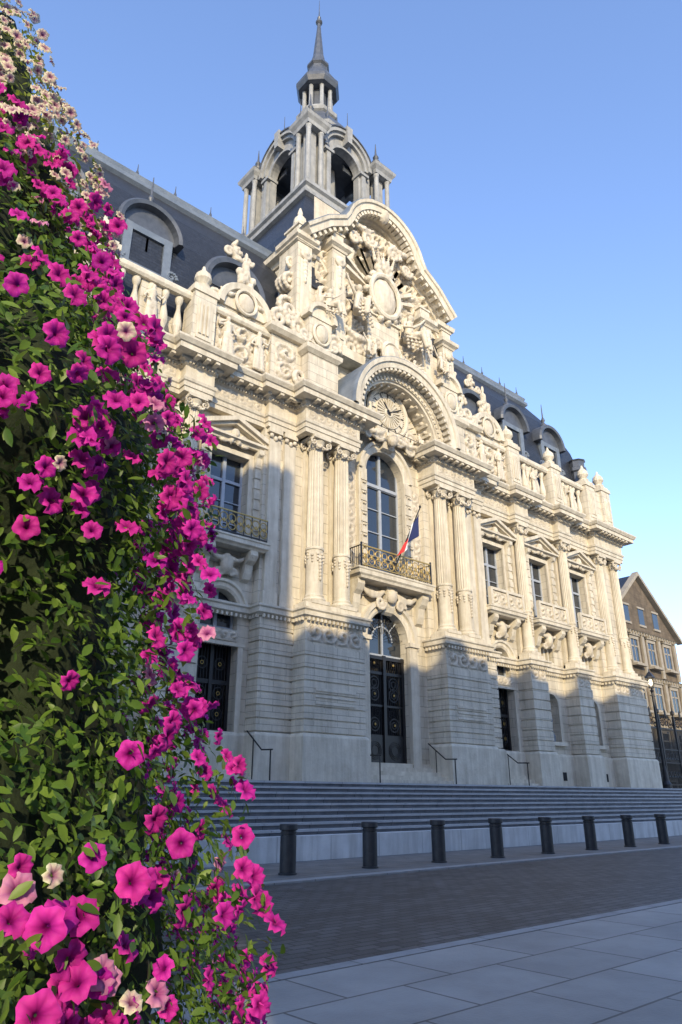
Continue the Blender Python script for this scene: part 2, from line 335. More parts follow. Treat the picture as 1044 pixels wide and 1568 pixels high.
for sg in (-1,1):
    X=lambda u: XC+sg*u
    pu=path(sg,UP); pl=path(sg,LP)
    T.sweep(pu,ENT); T.blocks(pu,.21,.58,16.63,16.74,.17,.42); T.blocks(pu,.1,.19,16.5,16.6,.06,.13)
    T.sweep(pl,STR); T.sweep(pl,[(a,z) for a,z in PLB])
    T.blocks(pl,.02,.12,7.56,7.68,.08,.2,.6)
    T.sweep(pu,ATB)
    for a,b,yy in ((2.6,5.3,20.13),(7.0,9.4,21.03),(10.9,13.5,21.03),(15.1,17.4,21.03)):
        relief(X(a),X(b),16.02,16.42,yy,.05,.42,seed=3)
    W.box(X(2.45),X(5.3),20.05,22,3.6,3.8)
    rust(X(2.4),X(5.35),20.0,22.3,3.64,6.75,7)
    W.box(X(2.45),X(5.3),20.06,22.25,6.75,7.62); relief(X(2.55),X(5.2),6.82,7.5,20.055,.12,.66,seed=1)
    W.box(X(2.4),X(5.35),20.0,22.3,2.0,3.6)
    for k in range(3): T.box(X(2.9+.02),X(4.85),19.965,20.02,4.62+.23*k,4.72+.23*k)
    T.box(X(2.5),X(5.25),20.1,20.9,8.05,8.3)
    for u in (3.15,4.55): column(X(u),20.52,8.3,15.4,.33)
    W.box(X(2.45),X(5.3),21.0,22.3,8.05,15.4)
    for u in (3.15,4.55): T.box(X(u-.33),X(u+.33),20.9,21.0,8.3,15.4)
    rust(X(5.35),X(6.85),20.72,22.2,3.64,7.6,9); W.box(X(5.35),X(6.85),20.72,22.2,2,3.6)
    W.box(X(5.3),X(6.8),21.0,22.2,8.05,15.4)
    for u in (5.62,6.38):
        COLM.box(X(u-.27),X(u+.27),20.85,21.0,8.6,14.9); T.box(X(u-.33),X(u+.33),20.82,21.0,8.05,8.6); T.box(X(u-.33),X(u+.33),20.8,21.0,15.2,15.4)
        ORN.ell((X(u-.2),20.84,15.05),(.12,.08,.12)); ORN.ell((X(u+.2),20.84,15.05),(.12,.08,.12)); ORN.ell((X(u),20.84,14.95),(.12,.07,.14))
    for (a,b) in ((9.4,10.8),(13.6,15.0),(17.5,20.9)):
        rust(X(a),X(b),20.55 if b<20 else 20.5,22,3.64,7.0,7); W.box(X(a+.04),X(b-.04),20.6,22,7.0,7.62); W.box(X(a),X(b),20.55 if b<20 else 20.5,22,2,3.6)
        relief(X(a+.12),X(b-.12),7.06,7.55,20.595,.08,.5,seed=2)
        T.box(X(a+.05),X(b-.05),20.6,21.2,8.05,8.3)
    for u in (10.1,14.3,18.3,20.1):
        column(X(u),20.98,8.3,15.4,.29); T.box(X(u-.36),X(u+.36),21.25,21.5,8.3,15.4)
    W.box(X(17.6),X(20.8),21.15,22,8.05,15.4)
    W.box(X(18.75),X(19.65),21.1,21.2,9,14.6)
    for bi,(c,a,b) in enumerate(((8.13,6.85,9.5),(12.2,10.7,13.7),(16.22,14.9,17.6))):
        cx=X(c); y0,y1=21.4,21.95; hw=.85
        xa,xb=X(a-.1),X(b+.1)
        if xa>xb: xa,xb=xb,xa
        if bi==0:
            for p,q in ((xa,cx-.8),(cx+.8,xb)): W.box(p,q,y0,y1,2,6.6)
            W.box(xa,xb,y0,y1,6.6,7.1); relief(cx-.8,cx+.8,6.68,7.05,21.36,.07,.36)
            T.box(cx-1.05,cx+1.05,21.28,21.42,6.5,6.62); T.box(cx-1.0,cx-.8,21.3,21.42,2.6,6.5); T.box(cx+.8,cx+1.0,21.3,21.42,2.6,6.5)
            arched_wall(xa,xb,y0,y1,7.1,8.6,cx,.76,7.75)
            windowf(cx,.76,7.1,8.55,21.7,1)
            T.arch(cx,7.75,[(.76,21.45),(.76,21.36),(.85,21.3),(.98,21.3),(1.02,21.22),(1.12,21.22),(1.15,21.42)])
            FR.ring(cx,21.68,7.75,.42,.03,16,6,0,180); FR.box(cx-.7,cx+.7,21.66,21.75,7.7,7.78)
            DK.box(cx-.8,cx+.8,22.1,22.15,2,6.6); IR.box(cx-.8,cx-.68,21.75,21.85,2.6,6.6); IR.box(cx+.68,cx+.8,21.75,21.85,2.6,6.6); IR.box(cx-.06,cx+.06,21.72,21.85,2.6,6.6)
            IR.box(cx-.68,cx+.68,21.76,21.84,2.6,3.7); IR.box(cx-.68,cx+.68,21.75,21.83,5.2,5.35)
            for k in range(11): IR.box(cx-.62+.12*k,cx-.6+.12*k,21.78,21.81,3.7,6.6)
            for zz in (4.2,4.9,5.9): 
                for q in (-.36,.36): IR.ring(cx+q,21.78,zz,.2,.025); GO.ring(cx+q,21.76,zz,.06,.015)
            for k in range(4): T.box(cx-1.25,cx+1.25,20.6+.25*k,21.9,2.0+.17*k,2.17+.17*k-.001*k)
        else:
            W.box(xa,xb,y0,y1,2,4.2)
            arched_wall(xa,xb,y0,y1,4.2,6.8,cx,.55,6.05); W.box(cx-.6,cx+.6,y1-.1,y1,4.2,6.8)
            T.arch(cx,6.05,[(.55,21.42),(.55,21.33),(.75,21.33),(.75,21.42)]); T.box(cx-.75,cx-.55,21.33,21.42,4.2,6.05); T.box(cx+.55,cx+.75,21.33,21.42,4.2,6.05)
            T.box(cx-.85,cx+.85,21.2,21.42,4.02,4.2)
            LD.lathe(cx,21.72,[(.3,4.2),(.32,4.5),(.2,4.8),(.26,5.3),(.2,5.7),(.12,5.9)],14)
            W.box(xa,xb,y0,y1,6.8,8.3); 
            for p,q in ((xa,cx-.7),(cx+.7,xb)): W.box(p,q,y0,y1,8.3,9.55)
            GL.box(cx-.7,cx+.7,21.7,21.72,8.3,9.55); 
            for q in (-.35,0,.35): T.box(cx+q-.07,cx+q+.07,21.5,21.69,8.3,9.55)
            for k in range(2): DK.box(cx-.45+.6*k,cx-.15+.6*k,21.22,21.3,2.35,2.75); T.box(cx-.5+.6*k,cx-.1+.6*k,21.26,21.36,2.3,2.8)
        lo=8.6 if bi==0 else 9.55
        W.box(xa,xb,y0,y1,lo,10.35)
        for p,q in ((xa,cx-hw),(cx+hw,xb)): W.box(p,q,y0,y1,10.35,13.9)
        W.box(xa,xb,y0,y1,13.9,15.45)
        windowf(cx,hw,10.35,13.9,21.75,3)
        for sd in (-1,1):
            T.box(cx+sd*hw,cx+sd*(hw+.2),21.3,21.42,10.35,13.9); 
            T.box(cx+sd*(hw+.22),cx+sd*(hw+.5),21.2,21.42,10.35,14.0)
            for k in range(8): T.box(cx+sd*(hw+.2),cx+sd*(hw+.53),21.16,21.4,10.5+.44*k,10.78+.44*k)
            T.pyz([(21.4,14.3),(20.95,14.3),(20.98,14.12),(21.12,14.0),(21.15,13.7),(21.25,13.5),(21.4,13.4)],cx+sd*(hw+.24),cx+sd*(hw+.48))
            volute(cx+sd*(hw+.36),21.02,14.15,.12,1,.5,1,ORN)
        T.box(cx-hw-.2,cx+hw+.2,21.3,21.42,13.9,14.1); T.sweep([(cx-hw-.6,21.42),(cx-hw-.6,21.15),(cx+hw+.6,21.15),(cx+hw+.6,21.42)],[(-.1,14.3),(.05,14.3),(.08,14.38),(.22,14.42),(.22,14.52),(-.1,14.54)])
        w=hw+.82
        for sd in (-1,1):
            T.pxz([(cx+sd*w,14.54),(cx,15.22),(cx,15.40),(cx+sd*(w+.06),14.72)],20.9,21.42)
            T.pxz([(cx+sd*(w-.25),14.54),(cx,15.08),(cx,15.22),(cx+sd*(w),14.54)],21.05,21.42)
        T.pxz([(cx-w+.3,14.54),(cx+w-.3,14.54),(cx,15.12)],21.3,21.42)
        SC.ell((cx,21.1,14.62),(.2,.2,.28),2); SC.ell((cx,20.95,14.55),(.08,.1,.1)); 
        for sd in (-1,1):
            volute(cx+sd*.38,21.15,14.5,.2,sd,.4,1.3); garland(cx+sd*.2,cx+sd*.75,21.15,14.35,.1,.09,6)
            SC.ell((cx+sd*.17,21.1,14.35),(.12,.12,.2))
        T.sweep([(cx-1.35,21.4),(cx-1.35,20.75),(cx+1.35,20.75),(cx+1.35,21.4)],[(-.5,9.98),(0,9.98),(.05,10.05),(.14,10.1),(.14,10.25),(.18,10.28),(.18,10.34),(-.5,10.36)])
        for sd in (-1,1):
            T.pyz([(21.4,9.98),(20.75,9.98),(20.72,9.8),(20.85,9.62),(21.05,9.5),(21.12,9.2),(21.22,9.0),(21.4,8.9)],cx+sd*.75,cx+sd*1.08)
            volute(cx+sd*.91,20.8,9.8,.15,1,.5,1,ORN)
        SC.ell((cx,21.15,9.4),(.26,.25,.42),2); garland(cx-.75,cx,21.1,9.75,.18,.1,8); garland(cx,cx+.75,21.1,9.75,.18,.1,8)
        for sd in (-1,1): volute(cx+sd*.3,21.2,9.1,.2,sd,.4,1.2)
        if sg<0:
            GO.box(cx-1.4,cx+1.4,20.66,20.7,11.22,11.27)
            IR.box(cx-1.4,cx+1.4,20.66,20.71,10.42,10.46)
            for k in range(8):
                q=cx-1.22+k*.35; GO.ring(q,20.68,10.98,.15,.022); GO.ring(q,20.68,10.68,.15,.022); IR.cyl((q+.175,20.68,10.4),(q+.175,20.68,11.24),.018,.018,6); GO.ell((q,20.66,10.83),(.06,.03,.1))
        else:
            T.box(cx-1.35,cx+1.35,20.62,20.78,11.15,11.28); T.box(cx-1.35,cx+1.35,20.64,20.76,10.36,10.46)
            relief(cx-1.3,cx+1.3,10.48,11.14,20.72,.1,.62,seed=3)
            T.box(cx-1.33,cx+1.33,20.715,20.74,10.46,11.15)
            for sd in (-1,0,1): T.box(cx+sd*1.3-.08,cx+sd*1.3+.08,20.61,20.79,10.38,11.22)
        T.box(cx-1.7,cx+1.7,20.95,21.5,17.26,17.72)
        T.sweep([(cx-1.65,21.3),(cx-1.65,21.0),(cx+1.65,21.0),(cx+1.65,21.3)],[(-.2,19.7),(.03,19.7),(.1,19.8),(.1,19.95),(.04,20.05),(-.2,20.07)])
        if bi==0:
            W.box(cx-1.3,cx+1.3,21.1,21.5,17.7,20.6); relief(cx-1.2,cx+1.2,17.8,19.6,21.08,.2,.9,seed=5)
            T.arch(cx,20.3,[(0.0,21.5),(0.0,21.0),(1.0,21.0),(1.05,20.85),(1.3,20.8),(1.36,20.9),(1.36,21.5)]); 
            SC.ell((cx,20.92,20.75),(.42,.15,.5),2); T.ring(cx,20.86,20.75,.5,.07,24,6,sz=1.15)
            for sd in (-1,1):
                figure(cx+sd*.75,20.95,17.8,1.9,sd,False); volute(cx+sd*1.4,21.1,20.5,.38,-sd,.4,1.3); garland(cx+sd*.5,cx+sd*1.2,20.95,21.0,.15,.12,7)
                volute(cx+sd*1.55,21.1,18.2,.4,sd,.35,1.4); volute(cx+sd*1.45,21.1,19.1,.3,-sd,.35,1.4)
            for k in range(12): SC.ell((cx+R.uniform(-.4,.4),21.1,21.75+R.uniform(-.1,.7)),(.2,.2,.24))
            SC.ell((cx,21.1,22.7),(.22,.2,.5)); SC.ell((cx,21.1,23.3),(.1,.1,.3))
            TD.arch(cx,22.0,[(0,22.1),(1.25,22.1),(1.3,21.75),(1.5,21.7),(1.62,21.8),(1.62,24.5)])
            for k in range(9): SC.ell((cx+R.uniform(-.25,.25),21.9+R.uniform(-.1,.1),23.6+.12*k),(.34-.03*k,.22,.18))
            for sd in (-1,1): volute(cx+sd*.5,21.75,23.8,.28,-sd,.4,1.3)
        else:
            nb=5
            for k in range(nb):
                q=cx-1.2+k*2.4/(nb-1)
                COLM.lathe(q,21.2,[(.16,17.72),(.16,17.85),(.09,17.92),(.19,18.3),(.17,18.6),(.08,19.1),(.08,19.3),(.14,19.45),(.16,19.55),(.16,19.7)],14)
            W.box(cx-.42,cx+.42,21.12,21.4,17.72,19.7); figure(cx,20.98,17.8,1.75,1 if bi==1 else -1,False)
            zb=20.5; yb=22.1
            SL.box(cx-.95,cx+.95,yb+.02,25,zb-1,23.0); 
            for p,q,r_,s_,t_ in ((-1.05,-.7,.1,zb-.6,22.9),(.7,1.05,.1,zb-.6,22.9),(-.7,.7,.08,zb-.6,21.0),(-.7,.7,.08,22.6,22.9)): LD.box(cx+p,cx+q,yb-r_,yb+.3,s_,t_)
            LD.box(cx-1.15,cx+1.15,yb-.25,yb+.1,20.75,20.9)
            GL.box(cx-.7,cx+.7,yb+.1,yb+.12,21.0,22.6); FR.box(cx-.05,cx+.05,yb+.02,yb+.09,21,22.6); FR.box(cx-.7,cx+.7,yb+.03,yb+.085,21.75,21.83)
            for sd in (-1,1): volute(cx+sd*1.15,yb-.05,21.2,.25,sd,.4,1.2,LD)
            TD.arch(cx,22.75,[(0,22.05),(1.15,22.05),(1.2,21.75),(1.35,21.7),(1.45,21.8),(1.45,24.4)],n=18)
            TD.lathe(cx,22.3,[(.2,24.15),(.24,24.4),(.08,24.6),(.14,24.8),(.05,25.0),(.02,26.0)],10)
    for u,hh in ((10.1,20.45),(14.3,20.45),(18.2,20.45),(20.1,20.6)):
        q=X(u); W.box(q-.5,q+.5,20.72,21.5,17.26,hh-.4); T.box(q-.58,q+.58,20.66,21.56,hh-.4,hh-.15); T.box(q-.5,q+.5,20.74,21.5,hh-.15,hh)
        T.box(q-.34,q+.34,20.68,20.73,17.9,19.7)
        for k in range(3): T.box(q-.24+.17*k,q-.14+.17*k,20.62,20.68,18.1,19.5)
        COLM.lathe(q,21.1,[(.3,hh),(.34,hh+.15),(.2,hh+.25),(.36,hh+.5),(.32,hh+.75),(.1,hh+1.0),(.05,hh+1.2)],16)
    W.box(X(18.6),X(19.7),20.9,21.4,17.26,20.0)
    TD.lathe(X(19.1),21.9,[(.5,19),(.5,21.6),(.62,21.7),(.62,21.9),(.5,22),(.5,22.4),(.6,22.5)],8)
    T.sweep(path(sg,[(5.3,22),(5.3,20.7),(6.9,20.7),(6.9,21.4)]),[(-.4,19.9),(.05,19.9),(.2,20.05),(.2,20.25),(-.4,20.3)])
    W.box(X(5.2),X(6.8),20.85,22,17.26,19.9); relief(X(5.5),X(6.6),17.8,19.6,20.84,.14,1.0,seed=4)
    volute(X(6.4),20.95,20.9,.5,-sg,.36,1.5); volute(X(5.8),20.95,21.6,.45,sg,.36,1.5)
    W.box(X(3.5),X(5.2),20.35,21.5,17.26,19.4); 
    T.sweep(path(sg,[(3.6,21.4),(3.6,20.35),(5.2,20.35),(5.2,21.6)]),[(-.3,19.4),(.04,19.4),(.2,19.55),(.22,19.75),(-.3,19.8)])
    W.box(X(3.75),X(5.05),20.5,21.5,19.8,21.6)
    T.arch(X(4.4),21.5,[(0,21.5),(0,20.45),(.6,20.45),(.65,20.3),(.85,20.3),(.88,21.5)])
    SC.ell((X(4.4),20.42,20.7),(.36,.2,.5),2); T.ring(X(4.4),20.42,20.7,.45,.07,20,6,sz=1.2)
    SC.ell((X(4.4),20.6,22.7),(.24,.24,.35)); SC.ell((X(4.4),20.6,23.2),(.1,.1,.4)); garland(X(3.8),X(5.0),20.4,20.1,.2,.12)
    for sd in (-1,1): volute(X(4.4)+sd*.85,20.55,20.4,.35,sd,.36,1.4)
    volute(X(5.35),20.7,18.2,.45,sg,.36,1.4)
# ---- central bay
mk=mark()
y0=22.0;y1=22.6; cx=XC; zd=7.75; zw=15.3
arched_wall(cx-2.45,cx+2.45,y0,y1,2,9.3,cx,1.2,zd)
W.box(cx-2.45,cx+2.45,y0,y1,9.3,10.35)
arched_wall(cx-2.45,cx+2.45,y0,y1,10.35,17.3,cx,1.2,zw)
T.arch(cx,zd,[(1.2,22.02),(1.2,21.9),(1.3,21.85),(1.45,21.85),(1.5,21.75),(1.68,21.75),(1.72,22.02)])
for sd in (-1,1): T.box(cx+sd*1.2,cx+sd*1.68,21.8,22.02,2,zd); T.box(cx+sd*1.15,cx+sd*1.75,21.72,22.02,zd-.18,zd)
T.arch(cx,zw,[(1.2,22.02),(1.2,21.85),(1.32,21.8),(1.5,21.8),(1.55,21.7),(1.7,21.7),(1.74,22.02)])
for sd in (-1,1):
    T.box(cx+sd*1.2,cx+sd*1.7,21.8,22.02,10.35,zw)
    for k in range(9): T.box(cx+sd*1.24,cx+sd*1.6,21.76,21.82,10.7+.5*k,11.05+.5*k)
    relief(cx+sd*1.78,cx+sd*2.4,10.8,15.2,21.98,.06,.6,seed=8)
    for k in range(8): garland(cx+sd*1.3,cx+sd*1.6,21.72,11.1+.5*k,.05,.05,4,ORN)
windowf(cx,1.2,10.35,16.5,22.25,4); FR.box(cx-1.1,cx+1.1,22.18,22.3,14.75,14.9)
GL.box(cx-1.2,cx+1.2,22.38,22.4,7.1,9.1); FR.ring(cx,22.3,zd,.6,.035,20,6,0,180)
for a in (45,90,135): FR.cyl((cx+.6*math.cos(math.radians(a)),22.3,zd+.6*math.sin(math.radians(a))),(cx+1.2*math.cos(math.radians(a)),22.3,zd+1.2*math.sin(math.radians(a))),.03,.03,6)
FR.box(cx-1.2,cx+1.2,22.25,22.36,7.0,7.15); FR.box(cx-.04,cx+.04,22.27,22.34,7.15,8.9)
DK.box(cx-1.2,cx+1.2,22.75,22.8,2,9.2)
IR.box(cx-1.2,cx-1.05,22.2,22.34,2.7,7.1); IR.box(cx+1.05,cx+1.2,22.2,22.34,2.7,7.1); IR.box(cx-.08,cx+.08,22.16,22.34,2.7,7.1)
for sd in (-1,1):
    IR.box(cx+sd*.08,cx+sd*1.05,22.23,22.31,2.7,3.9); IR.box(cx+sd*.08,cx+sd*1.05,22.22,22.32,6.3,6.42); IR.box(cx+sd*.08,cx+sd*1.05,22.22,22.32,5.0,5.08)
    for k in range(8): IR.cyl((cx+sd*(.16+.12*k),22.27,3.9),(cx+sd*(.16+.12*k),22.27,7.1),.016,.016,6)
    for z in (4.3,5.5,5.95): IR.ring(cx+sd*.56,22.25,z,.26,.03); IR.ring(cx+sd*.56,22.25,z,.13,.025)
    volute(cx+sd*.56,22.22,6.75,.25,sd,.12,1.6,IR); volute(cx+sd*.4,22.22,4.75,.2,-sd,.14,1.6,IR)
    for z in (4.3,5.5,6.75): GO.ell((cx+sd*.56,22.2,z),(.06,.03,.06))
    for k in range(3): IR.ring(cx+sd*.56,22.22,3.3,.2+.07*k,.018)
for k in range(12):
    a=math.radians(15*k+7); IR.cyl((cx+.3*math.cos(a),22.24,zd+.3*math.sin(a)),(cx+1.18*math.cos(a),22.24,zd+1.18*math.sin(a)),.012,.012,5)
    IR.ring(cx+.85*math.cos(a),22.22,zd+.85*math.sin(a),.1,.014,10,5)
IR.box(cx-1.2,cx+1.2,22.18,22.24,6.92,7.06)
for k in range(5): T.box(cx-2.4,cx+2.4,20.75+.28*k,22.7,2.0+.165*k,2.165+.165*k-.001*k)
T.pyz([(22,17.3),(21.3,17.3),(21.3,17.1),(21.5,16.9),(21.6,16.6),(22,16.5)],cx-.35,cx+.35)
for sd in (-1,1):
    volute(cx+sd*.7,21.5,17.15,.36,sd,.36,1.6); volute(cx+sd*1.35,21.5,16.95,.3,-sd,.36,1.4); garland(cx+sd*.4,cx+sd*1.9,21.45,17.35,.25,.14,12)
SC.ell((cx,21.3,17.0),(.28,.25,.4),2)
remap(mk,lambda x,y,z:(x,y-.8,z))
mk=mark()
T.pyz([(22,9.95),(21.2,9.95),(21.15,9.75),(21.35,9.5),(21.5,9.1),(21.7,8.9),(22,8.8)],cx-.3,cx+.3)
SC.ell((cx,21.25,9.55),(.3,.4,.35),2)
for sd in (-1,1):
    volute(cx+sd*.6,21.4,9.2,.3,sd,.36,1.4,dep=1.6); garland(cx+sd*.3,cx+sd*1.7,21.45,9.8,.3,.17,12)
    T.pyz([(22,9.95),(20.9,9.95),(20.85,9.75),(21.1,9.5),(21.4,9.35),(21.5,9.0),(21.7,8.7),(22,8.6)],cx+sd*1.75,cx+sd*2.15)
    relief(cx+sd*.4,cx+sd*1.7,9.45,9.9,21.9,.1,.4)
T.sweep([(cx-2.1,22),(cx-2.1,20.55),(cx+2.1,20.55),(cx+2.1,22)],[(-1.4,9.95),(0,9.95),(.05,10.05),(.18,10.12),(.18,10.28),(.25,10.32),(.25,10.38),(-1.4,10.4)])
GO.box(cx-2.15,cx+2.15,20.42,20.5,11.3,11.36); GO.box(cx-2.15,cx+2.15,20.42,20.5,10.47,10.51)
for k in range(11):
    q=cx-1.91+k*.382; GO.ring(q,20.47,11.08,.15,.024); GO.ring(q,20.47,10.72,.17,.024); IR.cyl((q+.19,20.47,10.4),(q+.19,20.47,11.32),.02,.02,6); GO.ell((q,20.45,10.9),(.08,.06,.12)); volute(q,20.45,10.72,.12,1,.2,1,GO)
for sd in (-1,1):
    IR.box(cx+sd*2.13-.03,cx+sd*2.13+.03,20.4,20.52,10.4,11.45); IR.box(cx+sd*2.16-.02,cx+sd*2.16+.02,20.5,21.9,11.3,11.34)
    for k in range(5): IR.cyl((cx+sd*2.16,20.7+.25*k,10.4),(cx+sd*2.16,20.7+.25*k,11.3),.018,.018,6)
remap(mk,lambda x,y,z:(x,21.2+(y-22)*.5,z))
zc=17.2
T.pxz([(cx+2.5*math.cos(pi*i/40),zc+2.5*math.sin(pi*i/40)) for i in range(41)],20.95,22.2)
T.arch(cx,zc,[(2.45,22.0),(2.45,20.0),(2.55,19.98),(2.55,19.9),(2.78,19.9),(2.8,19.82),(2.95,19.8),(2.95,19.72),(2.95,19.4),(3.2,19.36),(3.22,19.28),(3.42,19.25),(3.44,19.4)],n=60)
LD.arch(cx,zc,[(3.3,19.27),(3.46,19.27),(3.5,19.4),(3.5,21.4)],n=60)
T.archblocks(cx,zc,2.82,2.96,19.42,19.75,30,.16)
T.archblocks(cx,zc,2.58,2.74,19.84,19.92,34,.12)
T.archblocks(cx,zc,2.34,2.46,20.1,20.16,1,7.6); T.archblocks(cx,zc,2.34,2.46,20.75,20.85,1,7.6)
T.archblocks(cx,zc,2.34,2.46,20.16,20.75,15,.14)
for i in range(15):
    a=pi*(i+1)/16; ORN.ell((cx+2.42*math.cos(a),20.45,zc+2.42*math.sin(a)),(.12,.14,.12))
W.box(cx-3.5,cx-2.44,20.15,21.9,17.2,17.3); W.box(cx+2.44,cx+3.5,20.15,21.9,17.2,17.3)
kz=18.5
T.ring(cx,20.75,kz,1.22,.13,48,8); T.ring(cx,20.85,kz,1.44,.07,48,8)
CL.pxz([(cx+1.16*math.cos(2*pi*i/48),kz+1.16*math.sin(2*pi*i/48)) for i in range(48)],20.75,21.0)
for k in range(12):
    a=2*pi*k/12; c_,s_=math.cos(a),math.sin(a)
    CLB.pxz([(cx+r*c_-w*s_,kz+r*s_+w*c_) for r,w in((.82,.022),(1.04,.03),(1.04,-.03),(.82,-.022))],20.72,20.745)
    for q in (1,2,3,4):
        b=a+q*2*pi/60; CLB.pxz([(cx+r*math.cos(b)-w*math.sin(b),kz+r*math.sin(b)+w*math.cos(b)) for r,w in((1.03,.01),(1.09,.01),(1.09,-.01),(1.03,-.01))],20.725,20.745)
for k in range(24):
    a=2*pi*k/24; c_,s_=math.cos(a),math.sin(a)
    T.pxz([(cx+r*c_-w*s_,kz+r*s_+w*c_) for r,w in((.2,.015),(.74,.05),(.74,-.05),(.2,-.015))],20.68,20.77)
T.ring(cx,20.72,kz,.78,.035,36,6); T.ring(cx,20.70,kz,.2,.06,20,6)
for a,l,w in ((2.2,.6,.035),(.5,.95,.025)):
    CLB.pxz([(cx+r*math.cos(a)-ww*math.sin(a),kz+r*math.sin(a)+ww*math.cos(a)) for r,ww in((-.15,w),(l*.8,w),(l,0),(l*.8,-w),(-.15,-w))],20.64,20.67)
for k in range(22):
    a=pi*(k+.5)/22
    T.pxz([(cx+r*math.cos(a)-w*math.sin(a),zc+r*math.sin(a)+w*math.cos(a)) for r,w in((1.6,.04),(2.35,.12),(2.35,-.12),(1.6,-.04))],20.88,20.96)
for sd in (-1,1): volute(cx+sd*1.5,20.8,17.6,.4,sd,.3,1.6); figure(cx+sd*1.9,20.5,17.25,1.0,-sd,True)
# ---- frontispiece
def outl(o=0):
    Rr=2.55+o; zc_=28.2; L_=[(5.15+o,26.35+o*.6),(3.9+o*.8,27.6+o*.8)]
    L_.append((2.75+o*.6,28.35+o))
    L_+= [(Rr*math.cos(a),zc_+Rr*math.sin(a)) for a in [pi*(15+150*i/20)/180 for i in range(21)]]
    L_+= [(-x,z) for x,z in L_[:3]][::-1]
    return L_
pts=[(-5.1,17.2),(5.1,17.2)]+outl(0)
W.pxz([(cx+u,z) for u,z in pts],21.4,24.5)
ol=[(cx+u,z) for u,z in outl(0)][::-1]
T.line(ol,[(-.45,21.45),(-.45,21.2),(-.35,21.12),(-.35,20.95),(-.22,20.9),(-.22,20.5),(.1,20.46),(.12,20.38),(.28,20.34),(.3,20.45),(.3,24.6)])
LD.line(ol,[(.2,20.36),(.33,20.36),(.36,20.5),(.36,24.6)])
for i in range(len(ol)-1):
    a=Vector(ol[i]);b=Vector(ol[i+1]); l=(b-a).length; n_=max(1,round(l/.42)); d=(b-a)/l; nn=Vector((-d.y,d.x))
    for j in range(n_):
        c_=a+d*l*(j+.5)/n_
        T.pxz([tuple(c_+d*p+nn*q) for p,q in((-.1,-.44),(.1,-.44),(.1,-.23),(-.1,-.23))],20.56,20.96)
for sg in (-1,1):
    X=lambda u: XC+sg*u
    for u,yy,zt in ((3.1,20.75,28.0 if sg<0 else 26.6),(5.05,20.95,27.4 if sg<0 else 26.2)):
        q=X(u)
        W.box(q-.42,q+.42,yy,22.4,20.5,zt-1.6); T.box(q-.26,q+.26,yy-.06,yy+.02,21.3,zt-2.6)
        T.sweep([(q-.42,22.4),(q-.42,yy),(q+.42,yy),(q+.42,22.4)],[(-.3,zt-1.6),(.05,zt-1.6),(.1,zt-1.5),(.25,zt-1.4),(.28,zt-1.2),(-.3,zt-1.15)])
        T.box(q-.34,q+.34,yy+.05,22,zt-1.15,zt-.5); T.box(q-.42,q+.42,yy,22.1,zt-.5,zt-.38)
        if sg<0 or u>4: COLM.lathe(q,yy+.45,[(.26,zt-.4),(.34,zt-.1),(.3,zt+.2),(.12,zt+.45),(.14,zt+.6),(.04,zt+.95)],12)
        volute(q,yy-.05,zt-2.2,.3,sg,.4,1.3); SC.ell((q,yy-.1,zt-2.2),(.2,.15,.25))
        for k in range(6): SC.ell((q,yy-.05,zt-2.7-.22*k),(.2-.02*k,.14,.15))
        volute(X(u+.2),yy,20.9,.55,sg,.34,1.6)
    T.arch(X(4.08),25.2,[(.5,21.42),(.5,21.25),(.66,21.25),(.66,21.42)]); 
    T.sweep(path(sg,[(4.2,21.3),(5.15,21.3),(5.15,24.5)]),[(-.2,25.6),(.1,25.6),(.2,25.75),(.45,25.85),(.5,26.1),(-.2,26.2)])
    figure(X(1.75),20.7,22.9,2.9,sg,True); figure(X(3.9),20.5,22.1,2.0,-sg,True)
    volute(X(1.2),20.9,21.7,.55,sg,.36,1.6); volute(X(2.3),20.9,21.2,.6,-sg,.34,1.6)
    garland(X(.8),X(3.0),20.8,22.4,.5,.2,14); garland(X(.6),X(2.2),20.9,29.3,.3,.2,12)
    volute(X(.9),20.9,28.6,.5,sg,.36,1.6); volute(X(1.9),20.9,28.1,.4,-sg,.36,1.6)
    for k in range(9):
        a=math.radians(20+k*14); r0,r1=.9,2.5+.4*(k%2)
        T.pxz([(cx+sg*(r*math.cos(a)-w*math.sin(a)),25.3+r*math.sin(a)+w*math.cos(a)) for r,w in((r0,.05),(r1,.11),(r1,-.11),(r0,-.05))],21.0+.05*(k%2),21.4)
    for q in range(3): volute(X(5.5),21.4+.25*q,23.6,.55,-sg,.32,1.5)
    volute(X(5.6),21.4,22.2,.7,sg,.3,1.6); volute(X(5.4),21.5,24.9,.4,sg,.34,1.4)
SC.ell((cx,20.95,25.3),(.95,.45,1.25),2); T.ring(cx,20.7,25.3,1.0,.14,32,8,sz=1.25)
for k in range(14):
    a=2*pi*k/14; SC.ell((cx+1.15*math.cos(a),20.85,25.3+1.45*math.sin(a)),(.24,.25,.24))
for k in range(9): SC.ell((cx+R.uniform(-.6,.6),20.9,27.1+R.uniform(-.2,.5)),(.28,.25,.3))
for k in range(5): limb((cx-.6+.3*k,20.8,27.4),(cx-.8+.4*k,20.75,28.1),.14,.08,5)
SC.ell((cx,20.5,21.5),(.6,.35,.75),2); T.ring(cx,20.35,21.5,.62,.09,28,6,sz=1.2)
for sd in (-1,1): volute(cx+sd*.8,20.6,21.0,.4,sd,.36,1.5); volute(cx+sd*.7,20.6,22.0,.35,-sd,.36,1.5); figure(cx+sd*1.5,20.3,20.7,1.7,sd,True)
T.box(cx-3.0,cx+3.0,20.6,21.5,20.4,20.9); T.box(cx-4.6,cx+4.6,20.9,21.5,22.0,22.35)
